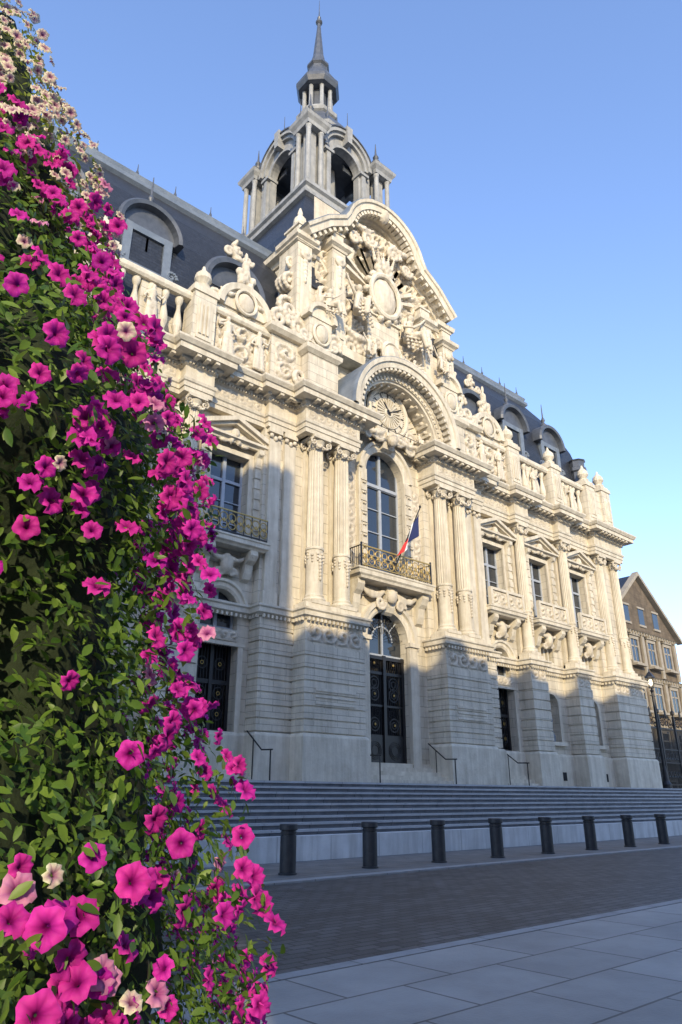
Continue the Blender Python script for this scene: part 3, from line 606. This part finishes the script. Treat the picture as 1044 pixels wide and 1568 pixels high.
relief(cx-4.1,cx+4.1,22.4,29.9,21.38,.28,1.15,.06,seed=2,clip=lambda X_,Z_: (Z_<30.9-abs(X_-cx)*1.0))
W.box(cx-1.1,cx+1.1,20.9,21.5,22.35,23.9); T.box(cx-1.2,cx+1.2,20.8,21.5,23.9,24.1)
SC.ell((cx,20.75,30.7),(.45,.35,.6),2)
for sd in (-1,1): volute(cx+sd*.7,20.9,30.9,.36,sd,.36,1.4)
for k in range(7): SC.ell((cx+R.uniform(-.3,.3),21.0,31.2+R.uniform(-.1,.35)),(.2,.2,.22))
# ---- body, back and roofs
W.box(XC-20.75,XC+20.75,22.6,35.9,2.0,17.3); W.box(XC-20.75,XC-2.5,21.9,35.8,15.4,19.2); W.box(XC+2.5,XC+20.75,21.9,35.8,15.4,19.2); W.box(XC-2.5,XC+2.5,22.21,35.8,17.3,19.2)
for sg in (-1,1):
    a,b=sorted((XC+sg*4.2,XC+sg*20.2))
    pr=[(0,19.1),(.15,21.5),(.5,23.4),(1.1,25.2),(2.1,26.9)]
    x0,x1=(a,b)
    vs=[];fs=[]
    for i,z in pr:
        io=i*1.7
        xa,xb=(x0+io,x1) if sg<0 else (x0,x1-io)
        vs+=[(xa,21.9+i,z),(xb,21.9+i,z),(xb,35.5-i,z),(xa,35.5-i,z)]
    for j in range(4):
        for k in range(4): fs.append((j*4+k,j*4+(k+1)%4,j*4+4+(k+1)%4,j*4+4+k))
    fs.append((16,17,18,19)); SL.add(vs,fs)
    xa,xb=(x0+3.6,x1) if sg<0 else (x0,x1-3.6)
    LD.sweep([(xa,25.5),(xa,24.0),(xb,24.0),(xb,25.5)],[(-.3,26.65),(.12,26.65),(.28,26.8),(.28,27.0),(.14,27.15),(.2,27.35),(.05,27.5),(-.3,27.53)])
    k=int((xb-xa)/1.6)
    for j in range(k): TD.lathe(xa+.5+j*(xb-xa-1)/max(1,k-1),24.0,[(.05,27.4),(.08,27.6),(.03,27.75),(.015,28.1)],6)
    TD.cyl((XC+sg*16.6,24,26.9),(XC+sg*20.2,21.9,19.1),.1,.1)
# ---- tower
tx,ty=XC,26.5
def sq(mb,cx,cy,prof): mb.lathe(cx,cy,[(h*math.sqrt(2),z) for h,z in prof],4,pi/4)
def octa(mb,prof,c=(tx,ty)): mb.lathe(c[0],c[1],[(r/math.cos(pi/8),z) for r,z in prof],8,pi/8)
sq(SL,tx,ty,[(5.2,24),(5.0,26.5),(4.6,28.5),(4.0,30.2),(3.6,31.2),(3.5,31.6)])
sq(TW,tx,ty,[(3.4,31.5),(3.7,31.65),(3.7,31.85),(3.5,31.9),(3.5,32.3),(3.65,32.4),(3.65,32.6),(3.2,32.65)])
mk=mark()
for sx in (-1,1):
    for sy in (-1,1):
        qx,qy=tx+sx*2.68,ty+sy*2.68
        for a in (-1,1):
            for b in (-1,1):
                TW.lathe(qx+a*.46,qy+b*.46,[(.2,35.3),(.2,35.45),(.155,35.5),(.14,37.1),(.19,37.25),(.19,37.4)],10)
        TW.box(qx-.7,qx+.7,qy-.7,qy+.7,35,35.32); TW.box(qx-.26,qx+.26,qy-.26,qy+.26,35.3,37.4)
        sq(TW,qx,qy,[(.66,37.35),(.7,37.6),(.85,37.8),(.9,38.0),(.62,38.08),(.58,38.3),(.68,38.38)])
        sq(TD,qx,qy,[(.62,38.38),(.42,38.62),(.18,38.95)])
        TD.lathe(qx,qy,[(.18,38.9),(.27,39.12),(.1,39.3),(.2,39.5),(.07,39.8),(.02,40.7)],10)
for k in range(4):
    a=k*pi/2; nn=Vector((math.cos(a),math.sin(a))); t=Vector((-math.sin(a),math.cos(a)))
    def slab(poly,o0,o1,mb=TW):
        n=len(poly); vs=[]
        for o in(o0,o1):
            for s_,z in poly: p=Vector((tx,ty))+t*s_+nn*o; vs.append((p.x,p.y,z))
        mb.add(vs,[tuple(range(n)),tuple(range(2*n-1,n-1,-1))]+[(i,i+n,(i+1)%n+n,(i+1)%n) for i in range(n)])
    n=16; r0=1.12; zs_=36.9; ro=1.75; zo=37.35
    def fan(ra,za,rb,zb,o0,o1,mb=TW,e=0):
        for i in range(n):
            a1=e+(pi-2*e)*i/n;a2=e+(pi-2*e)*(i+1)/n
            slab([(ra*math.cos(a1),za+ra*math.sin(a1)),(ra*math.cos(a2),za+ra*math.sin(a2)),(rb*math.cos(a2),zb+rb*math.sin(a2)),(rb*math.cos(a1),zb+rb*math.sin(a1))],o0,o1,mb)
    fan(r0,zs_,1.9,zo,2.25,2.7); fan(r0,zs_,r0+.16,zs_,2.66,2.8)
    fan(1.72,zo,2.0,zo,2.3,3.05); fan(1.97,zo,2.06,zo,.5,3.12,TD); fan(1.5,zo,1.72,zo,2.7,2.9)
    for sd in (-1,1):
        slab([(sd*r0,35),(sd*2.05,35),(sd*2.05,37.4),(sd*r0,36.92)],2.25,2.7)
        slab([(sd*1.25,35.3),(sd*1.55,35.3),(sd*1.55,37.0),(sd*1.25,37.0)],2.7,2.9)
        slab([(sd*1.05,36.85),(sd*1.75,36.85),(sd*1.75,37.05),(sd*1.05,37.05)],2.2,2.98)
    slab([(-1.2,35),(1.2,35),(1.2,35.7),(-1.2,35.7)],2.4,2.6); slab([(-1.2,35.7),(1.2,35.7),(1.2,35.82),(-1.2,35.82)],2.32,2.68)
    slab([(-.16,38.3),(.16,38.3),(.24,39.6),(-.24,39.6)],2.4,3.2)
octa(TW,[(1.2,35.0),(1.2,38.2)])
# the lantern storey stands on its platform at 32.6 m
def st_(x,y,z):
    if z<35.8: return (x,y,32.6+(z-35)*1.3)
    if z<36.84: return (x,y,33.64+(z-35.8)*(36.84-33.64)/(36.84-35.8))
    return (x,y,z)
remap(mk,st_)
sq(TD,tx,ty,[(2.2,38.0),(2.25,38.2),(2.2,38.6)])
octa(TD,[(2.55,38.2),(2.5,38.8),(2.35,39.6),(2.2,40.0)])
octa(TW,[(2.15,39.95),(2.35,40.05),(2.4,40.3),(2.1,40.36)])
octa(TD,[(2.15,40.3),(2.05,40.9),(1.75,41.6),(1.4,42.2),(1.15,42.6)])
octa(TW,[(1.1,42.5),(1.3,42.65),(1.35,42.9),(1.15,42.95),(1.1,43.3)])
for k in range(8):
    a=pi/8+k*pi/4
    TW.lathe(tx+.92*math.cos(a),ty+.92*math.sin(a),[(.17,43.2),(.15,43.4),(.135,45.2),(.2,45.4)],8)
    TD.lathe(tx+2.2*math.cos(a),ty+2.2*math.sin(a),[(.14,40.3),(.2,40.6),(.08,40.9),(.14,41.1),(.03,41.4),(.015,42.6)],8)
    TD.cyl((tx+2.2*math.cos(a),ty+2.2*math.sin(a),40.3),(tx+1.2*math.cos(a),ty+1.2*math.sin(a),42.6),.09,.07,6)
TD.lathe(tx,ty,[(.6,43.2),(.6,45.4)],12)
octa(TD,[(1.0,45.3),(1.25,45.4),(1.4,45.7),(1.4,45.95),(1.2,46.05),(1.1,46.5),(.82,47.1),(.62,47.6),(.62,47.8),(.74,47.95),(.72,48.15),(.5,48.3),(.44,48.8),(.36,49.2),(.3,50),(.16,51.8),(.11,52.6)])
TD.lathe(tx,ty,[(.11,52.6),(.24,52.75),(.24,52.9),(.08,53.05),(.14,53.3),(.05,53.5),(.03,54.0),(.012,55.2)],10)
for u in (2.1,7.0):
    for sg in (-1,1):
        x=XC+sg*u
        IR.cyl((x,21.0,3.65),(x,20.1,3.0),.025,.025,8); IR.cyl((x,20.1,3.0),(x,19.5,2.98),.025,.025,8); IR.cyl((x,19.6,2.98),(x,19.6,2.0),.025,.025,8); IR.cyl((x,20.6,3.35),(x,20.6,2.1),.02,.02,8)
for mb in ALL:
    if mb is not SC: mb.build()
so=SC.build()
md=so.modifiers.new("Remesh","REMESH"); md.mode='VOXEL'; md.voxel_size=.05; md.use_smooth_shade=True
# flag on balcony
fl=empty("french_flag")
FP=MB("pole",M_iron,fl); a_=Vector((XC-.15,20.4,10.8)); b_=Vector((XC+.35,19.3,13.3)); FP.cyl(a_,b_,.03,.025,8); FP.ell(b_+Vector((0,0,.05)),(.06,.06,.08)); FP.build()
for ci,(m,nm) in enumerate(((M_blue,"blue_band"),(M_white,"white_band"),(M_red,"red_band"))):
    F=MB(nm,m,fl,True); vs=[];fs=[]; n=14
    for i in range(n+1):
        for j in range(6):
            w=(ci+j/5)/3; t=i/n
            top=b_.lerp(a_,.04+.62*w)
            p=top+Vector((-.30*t*w+.07*math.sin(11*w+2*t),.22*t+.09*math.cos(10*w+3*t)*t,-(1.15-.5*w)*t))
            vs.append(tuple(p))
    for i in range(n):
        for j in range(5): fs.append((i*6+j,i*6+j+1,i*6+6+j+1,i*6+6+j))
    F.add(vs,fs); F.build()
# ------------------------------------------------------------------ steps
st=empty("entrance_steps")
E=MB("steps",M_gran,st); EN=MB("nosings",M_nose,st); LE=MB("front_ledge",M_ledge,st)
x0,x1=-6,46
LE.box(x0-.5,x1+.5,16.0,16.5,-.1,.6)
n=9; h=(2.03-.58)/n
for k in range(n): 
    E.box(x0-.3,x1+.3,16.47+k*.33,24,.58+k*h-.3,.58+(k+1)*h-.06); EN.box(x0-.3,x1+.3,16.41+k*.33,16.41+k*.33+.36,.58+(k+1)*h-.06,.58+(k+1)*h)
E.box(x0-.3,x1+.3,16.45,36,-.1,.57); E.box(x0-.3,x1+.3,19.2,38,.5,2.02)
E.build(); EN.build(); LE.build()
# ------------------------------------------------------------------ ground
def sheet(name,m,x0,x1,y0,y1,z):
    b=MB(name,m); b.add([(x0,y0,z),(x1,y0,z),(x1,y1,z),(x0,y1,z)],[(0,1,2,3)]); return b.build()
sheet("ground",M_asph,-900,900,-900,900,-.008)
sheet("paved_plaza",M_slab,-80,120,-40,6.1,0)
sheet("cobbled_roadway",M_sett,-80,120,6.1,12.2,-.002)
sheet("forecourt_pavement",M_warm,-80,120,12.2,60,.002)
k=MB("kerb",M_kerb); k.box(-80,120,12.15,12.45,-.05,.03); k.build()
k=MB("paving_border",M_kerb); k.box(-80,120,5.95,6.13,-.05,.006); k.build()
# ------------------------------------------------------------------ bollards
bm_me=None
for i in range(-2,11):
    if bm_me is None:
        b=MB("bollard",M_bol,None,False)
        b.lathe(0,0,[(.2,0),(.2,.03),(.175,.04),(.175,.76),(.16,.765),(.16,.79),(.175,.795),(.178,.84),(.16,.845),(.16,.865),(.19,.87),(.2,.885),(.2,.975),(.185,.995),(.08,1.0)],32)
        o=b.build(); bm_me=o.data
    else:
        o=bpy.data.objects.new("bollard",bm_me); sc.collection.objects.link(o)
    o.location=(10.34+2.43*i,13.5,.002)
# ------------------------------------------------------------------ neighbours
def house(name,x0,x1,y0,y1,h,roofh,mat,floors,gable='x'):
    e=empty(name); B=MB("walls",mat,e); Tr=MB("trim",M_trim,e); G=MB("windows",M_glass,e); Rf=MB("roof",M_slate,e)
    B.box(x0,x1,y0,y1,0,h)
    fh=h/floors
    nx=max(1,int((x1-x0)/2.2)); ny=max(1,int((y1-y0)/2.6))
    for f in range(floors):
        z=f*fh+fh*.3
        for i in range(nx):
            c=x0+(i+.5)*(x1-x0)/nx; G.box(c-.5,c+.5,y0-.02,y0+.1,z,z+fh*.5); Tr.box(c-.65,c+.65,y0-.12,y0-.01,z-.18,z); Tr.box(c-.65,c+.65,y0-.1,y0-.01,z+fh*.5,z+fh*.5+.25)
            for s_ in (-1,1): Tr.box(c+s_*.5,c+s_*.65,y0-.08,y0-.01,z,z+fh*.5)
            Tr.box(c-.03,c+.03,y0-.04,y0-.021,z,z+fh*.5); Tr.box(c-.49,c+.49,y0-.04,y0-.021,z+fh*.33,z+fh*.36)
            if gable=='y': Tr.pxz([(c-.8,z+fh*.5+.25),(c+.8,z+fh*.5+.25),(c,z+fh*.5+.62)],y0-.2,y0-.01); Tr.box(c-.75,c+.75,y0-.45,y0-.01,z-.34,z-.18)
        for i in range(nx+1):
            c=x0+i*(x1-x0)/nx; Tr.box(c-.18,c+.18,y0-.14,y0-.005,f*fh+.1,(f+1)*fh-.26)
        for i in range(ny):
            c=y0+(i+.5)*(y1-y0)/ny; G.box(x0-.02,x0+.1,c-.5,c+.5,z,z+fh*.5); Tr.box(x0-.12,x0-.01,c-.65,c+.65,z-.18,z); Tr.box(x0-.1,x0-.01,c-.65,c+.65,z+fh*.5,z+fh*.5+.25)
        Tr.sweep([(x0,y1),(x0,y0),(x1,y0),(x1,y1)],[(-.1,(f+1)*fh-.25),(.12,(f+1)*fh-.2),(.35,(f+1)*fh-.05),(-.1,(f+1)*fh)])
        Tr.blocks([(x0,y0),(x1,y0)],.1,.3,(f+1)*fh-.28,(f+1)*fh-.1,.12,.4)
    if gable=='x':
        ym=(y0+y1)/2; Rf.pyz([(y0-.4,h),(y1+.4,h),(ym,h+roofh)],x0-.3,x1+.3)
    else:
        xm=(x0+x1)/2; Rf.pxz([(x0-.5,h-.1),(x1+.5,h-.1),(xm,h+roofh)],y0-.1,y1+.3); B.pxz([(x0,h),(x1,h),(xm,h+roofh-.35)],y0-.25,y0-.12)
        for s_ in (-1,1): Tr.pxz([(xm,h+roofh-.1),(xm+s_*(x1-x0)/2+s_*.6,h-.2),(xm+s_*(x1-x0)/2+s_*.6,h+.1),(xm,h+roofh+.2)],y0-.55,y0-.1)
        for q in (-2.2,0,2.2): G.box(xm+q-.4,xm+q+.4,y0-.27,y0-.26,h+.5,h+1.7); Tr.box(xm+q-.5,xm+q+.5,y0-.33,y0-.25,h+.35,h+.5); Tr.box(xm+q-.5,xm+q+.5,y0-.33,y0-.25,h+1.7,h+1.85)
        Rf.box(x1-1.6,x1+.2,y0+1.5,y0+3,h,h+1.9); Rf.pxz([(x1-1.8,h+1.9),(x1+.4,h+1.9),(x1-.7,h+2.7)],y0+1.3,y0+3)
    Tr.box((x0+x1)/2-2,(x0+x1)/2-1.2,(y0+y1)/2-.5,(y0+y1)/2+.5,h,h+roofh+.3)
    for m in (B,Tr,G,Rf): m.build()
    return e
house("stone_townhouse",45.9,56.0,24.5,33,12.9,4.4,M_brick,4,'y')
house("stone_townhouse",56.6,70,29,38,8.2,3,M_brick,3)
house("stone_townhouse",70.4,90,24,35,8,3,M_brick,3)
house("stone_townhouse",100.5,130,12,35,9,4,M_brick,3)
house("stone_townhouse",135,150,-40,40,12,4,M_brick,3)
# ornate gate closing the side court
fe=empty("wrought_iron_gate"); F=MB("ironwork",M_iron,fe); B=MB("stone_base",M_trim,fe)
B.box(42.3,56,22.0,22.5,0,2.1)
for k in range(7):
    xx=42.6+k*2.1
    F.box(xx-.07,xx+.07,22.15,22.29,2.1,6.6); F.ell((xx,22.22,6.8),(.14,.14,.2)); F.cyl((xx,22.22,6.9),(xx,22.22,7.6),.04,.01,6)
    if k<6:
        for j in range(1,14): F.cyl((xx+.15*j,22.22,2.1),(xx+.15*j,22.22,5.7),.025,.025,6)
        for zz in (2.3,3.6,4.4,5.7): F.box(xx,xx+2.1,22.18,22.26,zz,zz+.08)
        for j in range(5): F.ring(xx+.3+.38*j,22.22,4.05,.18,.03,12,5); F.ring(xx+.3+.38*j,22.22,2.95,.16,.03,12,5)
        volute(xx+.55,22.22,6.15,.38,1,.14,1.6,F); volute(xx+1.55,22.22,6.15,.38,-1,.14,1.6,F); F.ell((xx+1.05,22.22,6.7),(.12,.06,.35)); F.ring(xx+1.05,22.22,6.1,.16,.03,12,5)
F.build(); B.build()
# lit street lamp beside the gate
sl_=empty("street_lamp"); A=MB("post",M_iron,sl_); Gm=MB("lantern_glow",M_lamp,sl_,True)
lx_,ly_=44.0,21.0
A.lathe(lx_,ly_,[(.28,1.95),(.28,2.3),(.16,2.5),(.12,3.1),(.09,3.3),(.07,7.6),(.12,7.7),(.05,7.8),(.05,7.9)],12)
A.cyl((lx_-.35,ly_,7.4),(lx_+.35,ly_,7.4),.025,.025,6)
for k in range(6):
    a=pi/3*k; A.cyl((lx_+.14*math.cos(a),ly_+.14*math.sin(a),7.9),(lx_+.24*math.cos(a),ly_+.24*math.sin(a),8.5),.016,.016,5)
A.lathe(lx_,ly_,[(.17,7.86),(.17,7.92)],6); A.lathe(lx_,ly_,[(.3,8.48),(.28,8.55),(.12,8.78),(.05,8.85),(.02,9.05)],6)
Gm.ell((lx_,ly_,8.2),(.13,.13,.2),2); A.build(); Gm.build()
# ------------------------------------------------------------------ unseen buildings opposite, thin and sized to shade the square
sh=Vector((-.58,-.815)).normalized(); EL=math.radians(20)
ob=empty("square_shade_blocks"); B=MB("walls",M_rend,ob); G=MB("windows",M_glass,ob)
yb=-10
def blk(x0,x1,h):
    B.box(x0,x1,yb-2.5,yb,0,h)
    for z in np.arange(2,h-2,3.6):
        for x in np.arange(x0+1,x1-1.5,2.4): G.box(x,x+1.1,yb-.05,yb+.02,z,z+2)
HS=20.7; HT=27.6
blk(-60,-13,HT); blk(-5.5,38,HS)
c=-8.57
lv=[(0,1.0),(5.2,1.0),(5.6,1.6),(6.6,1.6),(7.0,1.5),(7.4,1.32),(7.9,1.32),(8.4,1.02),(8.85,.75),(9.3,.52),(9.7,.3),(10.0,.15),(10.2,0)]  # opening tapered to the flower tower's outline, added to let sun reach it
for (za,wa),(zb_,wb) in zip(lv[:-1],lv[1:]):
    B.pxz([(-13,za),(c-wa,za),(c-wb,zb_),(-13,zb_)],yb-.3,yb); B.pxz([(c+wa,za),(-5.5,za),(-5.5,zb_),(c+wb,zb_)],yb-.3,yb)
B.box(-13,-5.5,yb-.3,yb,10.2,HS); B.box(-13,-6.4,yb-.3,yb,HS,HT)
for x in np.arange(-4,36,5.5): B.box(x,x+1.2,yb-1.5,yb-.7,HS,HS+.9)
B.build();G.build()
# ------------------------------------------------------------------ flower pyramid
fp=empty("petunia_flower_tower")
FX,FY=.24,2.39
zs=np.array([.3,.6,1.0,1.3,1.6,1.85,2.1,2.35,2.55,2.8,3.27,3.7,4.1,4.4,4.55]); rs=np.array([.9,1.03,1.08,1.05,.97,.86,.84,.93,.94,.72,.54,.37,.22,.10,.02])
def rad(z,a):
    r=np.interp(z,zs,rs)
    b=1+.06*np.sin(5*a+3.1*z)+.05*np.sin(9*a-5*z+1)+.04*np.sin(3*a+7.3*z+2)+.04*np.sin(17*a+11*z)
    return r*b
rng=np.random.default_rng(3)
def sample(n):
    z=rng.uniform(.35,4.5,n*5); r=np.interp(z,zs,rs); keep=rng.uniform(0,1.12,n*5)<r+.08; z=z[keep][:n]
    a=rng.uniform(-pi,pi,len(z))
    return z,a
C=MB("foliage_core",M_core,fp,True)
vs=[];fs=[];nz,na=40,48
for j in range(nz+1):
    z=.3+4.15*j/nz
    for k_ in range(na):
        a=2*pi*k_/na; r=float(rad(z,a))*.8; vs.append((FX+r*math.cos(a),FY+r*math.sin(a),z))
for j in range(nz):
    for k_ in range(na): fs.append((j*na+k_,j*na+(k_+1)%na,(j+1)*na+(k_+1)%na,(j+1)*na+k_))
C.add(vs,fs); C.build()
P=MB("planter",M_pot,fp); P.lathe(FX,FY,[(.75,0),(.8,.05),(.95,.45),(1.0,.5),(1.0,.55),(.9,.55)],32); P.build()
def instmesh(name,tv,tf,pos,nrm,scale,roll,mat,tint=None,radv=None):
    n=len(pos); tv=np.array(tv); m=len(tv)
    nrm=nrm/np.linalg.norm(nrm,axis=1,keepdims=True)
    up=np.tile(np.array([[0,0,1.]]),(n,1))
    u=np.cross(up,nrm); u/= (np.linalg.norm(u,axis=1,keepdims=True)+1e-6); v=np.cross(nrm,u)
    cr=np.cos(roll)[:,None]; sr=np.sin(roll)[:,None]; U=u*cr+v*sr; V=-u*sr+v*cr
    V_=pos[:,None,:]+scale[:,None,None]*(tv[None,:,0:1]*U[:,None,:]+tv[None,:,1:2]*V[:,None,:]+tv[None,:,2:3]*nrm[:,None,:])
    V_=V_.reshape(-1,3)
    quad=len(tf[0]); F_=(np.array(tf)[None]+ (np.arange(n)*m)[:,None,None]).reshape(-1,quad)
    me=bpy.data.meshes.new(name); me.vertices.add(len(V_)); me.vertices.foreach_set("co",V_.ravel().astype(np.float32))
    me.loops.add(F_.size); me.loops.foreach_set("vertex_index",F_.ravel().astype(np.int32))
    me.polygons.add(len(F_)); me.polygons.foreach_set("loop_start",(np.arange(len(F_))*quad).astype(np.int32)); me.polygons.foreach_set("loop_total",np.full(len(F_),quad,np.int32))
    me.polygons.foreach_set("use_smooth",np.ones(len(F_),bool))
    me.update(calc_edges=True); me.materials.append(mat)
    ca=me.attributes.new("tint","FLOAT_COLOR","POINT")
    col=np.ones((n,m,4),np.float32); col[:,:,:3]=tint[:,None,:]
    if radv is not None: col[:,:,:3]*=np.array(radv)[None]
    ca.data.foreach_set("color",col.ravel())
    o=bpy.data.objects.new(name,me); sc.collection.objects.link(o); o.parent=fp; return o
def transmat(name,tr,rough=.5,spec=.3):
    m,nt,b=newmat(name); at=N(nt,"ShaderNodeAttribute"); at.attribute_name="tint"
    L(nt,at.outputs["Color"],b.inputs["Base Color"]); b.inputs["Roughness"].default_value=rough; b.inputs["Specular IOR Level"].default_value=spec
    t=N(nt,"ShaderNodeBsdfTranslucent"); L(nt,at.outputs["Color"],t.inputs[0])
    mx=N(nt,"ShaderNodeMixShader"); mx.inputs[0].default_value=tr; L(nt,b.outputs[0],mx.inputs[1]); L(nt,t.outputs[0],mx.inputs[2])
    L(nt,mx.outputs[0],nt.nodes["Material Output"].inputs[0]); return m
M_leaf=transmat("petunia_leaf",.4,.45,.4); M_pet=transmat("petunia_petal",.42,.6,.2)
lt=[];lf=[]
prof=[(0,.0),(.22,.3),(.5,.42),(.78,.28),(1.0,.0)]
for t,w in prof: lt+=[(-w*.5,t-.3,.10*w+.12*t*t*-1),(0,t-.3,-.12*t*t),(w*.5,t-.3,.10*w-.12*t*t)]
for i in range(4): lf+=[(i*3,i*3+1,i*3+4,i*3+3),(i*3+1,i*3+2,i*3+5,i*3+4)]
def place(n,dmin,dmax,spread):
    z,a=sample(n); n=len(z)
    r=rad(z,a); dep=rng.uniform(dmin,dmax,n); rr=np.maximum(r+dep,.01)
    pos=np.stack([FX+rr*np.cos(a),FY+rr*np.sin(a),z],1)
    nr=np.stack([np.cos(a),np.sin(a),np.full(n,.35)],1)+rng.normal(0,spread,(n,3))
    return pos,nr,z,a,dep
pos,nr,z,a,dep=place(64000,-.17,.06,.65)
n=len(z); g=rng.uniform(0,1,n)**1.2; yl=np.clip((z-3.2)/1.0,0,1)
tint=np.stack([.06+.14*g+.22*yl,.14+.18*g+.18*yl,.02+.03*g+.03*yl],1)
instmesh("leaves",lt,lf,pos,nr+np.array([0,0,.5]),rng.uniform(.020,.05,n)*(1-.35*yl),rng.uniform(0,2*pi,n)*.6+pi*.7,M_leaf,tint=tint)
ft=[];ff=[];fr_=[];ns=25
for j,(r,zz) in enumerate([(.06,-.55),(.13,-.28),(.3,-.02),(.62,.08),(.88,.06),(1.0,-.04)]):
    for k_ in range(ns):
        a_=2*pi*k_/ns; lob=1-.18*(.5-.5*math.cos(5*a_))*(j/5)**1.5 if j>1 else 1
        ru=.13*math.sin(10*a_+1)*(j/5)**2+.09*math.sin(15*a_+2.2)*(j/5)**2-.1*math.cos(5*a_)*(j/5)
        ft.append((r*lob*math.cos(a_),r*lob*math.sin(a_),zz+ru))
        d=[.25,.3,.55,.85,1.0,1.1][j]*(1-.18*(math.cos(5*a_)>.85)); fr_.append((min(1.1,d*1.05),d*d,d))
for j in range(5):
    for k_ in range(ns): ff.append((j*ns+k_,j*ns+(k_+1)%ns,(j+1)*ns+(k_+1)%ns,(j+1)*ns+k_))
def flowers(name,n,colf,size,zmin=0,zmax=9,cl=True):
    z,a=sample(n*5); 
    if cl:
        dn=np.sin(4*a+2*z)+.8*np.sin(7*a-4.1*z+1)+.8*np.sin(5*z+3*a)+.9*np.sin(13*a+9*z); keep=(dn+rng.normal(0,1.2,len(z))>-.3)&(z>zmin)&(z<zmax)
    else: keep=(z>zmin)&(z<zmax)
    z=z[keep][:n]; a=a[keep][:n]; n=len(z)
    r=rad(z,a)+rng.uniform(.01,.085,n)
    pos=np.stack([FX+r*np.cos(a),FY+r*np.sin(a),z],1)
    # blooms turn towards the light
    nr=np.stack([np.cos(a)-.35,np.sin(a)-.45,np.full(n,.3)],1)+rng.normal(0,.5,(n,3))
    instmesh(name,ft,ff,pos,nr,rng.uniform(size[0],size[1],n),rng.uniform(0,6.28,n),M_pet,tint=colf(n,z),radv=fr_)
def mag(n,z):
    g=rng.uniform(0,1,(n,1)); return (np.array([[.86,.06,.52]])*(1-g)+np.array([[.74,.045,.56]])*g)*rng.uniform(.82,1.05,(n,1))
def purp(n,z): return np.tile(np.array([[.5,.02,.40]]),(n,1))*rng.uniform(.8,1.2,(n,1))
def pink(n,z): return np.tile(np.array([[.87,.42,.68]]),(n,1))*rng.uniform(.9,1.05,(n,1))
def whi(n,z): return np.tile(np.array([[.87,.88,.70]]),(n,1))
flowers("magenta_flowers",2900,mag,(.024,.037),.4,3.62)
flowers("purple_flowers",170,purp,(.024,.034),.4,3.6)
flowers("pink_flowers",190,pink,(.024,.034),.4,3.9)
flowers("white_flowers",180,whi,(.016,.026),.4,3.8)
flowers("cream_flowers",1500,whi,(.015,.027),3.42,4.6,False)
# ------------------------------------------------------------------ camera, sky, sun
Pp=22.0;Ff=1088.0;HD=48.7
c=bpy.data.cameras.new("Camera"); o=bpy.data.objects.new("Camera",c); sc.collection.objects.link(o); sc.camera=o
o.location=(0,0,1.5); o.rotation_euler=(math.radians(90+Pp),0,math.radians(HD-90))
c.sensor_fit='VERTICAL'; c.sensor_height=36; c.lens=36*Ff/1568; c.clip_end=3000; c.clip_start=.05
w=bpy.data.worlds.new("sky"); sc.world=w; w.use_nodes=True
nt=w.node_tree; s=nt.nodes.new("ShaderNodeTexSky"); s.sky_type='NISHITA'; s.sun_disc=False
s.sun_elevation=EL; s.sun_rotation=math.atan2(sh.x,sh.y)%(2*pi); s.air_density=1.0; s.dust_density=.5; s.ozone_density=2.0
gm=nt.nodes.new("ShaderNodeGamma"); gm.inputs[1].default_value=.92
mu=nt.nodes.new("ShaderNodeMix"); mu.data_type='RGBA'; mu.blend_type='MULTIPLY'; mu.inputs[0].default_value=1; mu.inputs[7].default_value=(2.5,2.6,3.1,1)
nt.links.new(s.outputs[0],gm.inputs[0]); nt.links.new(gm.outputs[0],mu.inputs[6]); nt.links.new(mu.outputs[2],nt.nodes["Background"].inputs[0]); nt.nodes["Background"].inputs[1].default_value=.15
sl=bpy.data.lights.new("sun","SUN"); sl.energy=5; sl.angle=math.radians(.5); sl.color=(1,.83,.54)
so_=bpy.data.objects.new("sun",sl); sc.collection.objects.link(so_)
d=Vector((sh.x*math.cos(EL),sh.y*math.cos(EL),math.sin(EL)))
so_.rotation_euler=d.to_track_quat('Z','Y').to_euler(); so_.location=(-20,-20,60)
sc.view_settings.view_transform='Standard'; sc.view_settings.look='None'; sc.view_settings.exposure=0
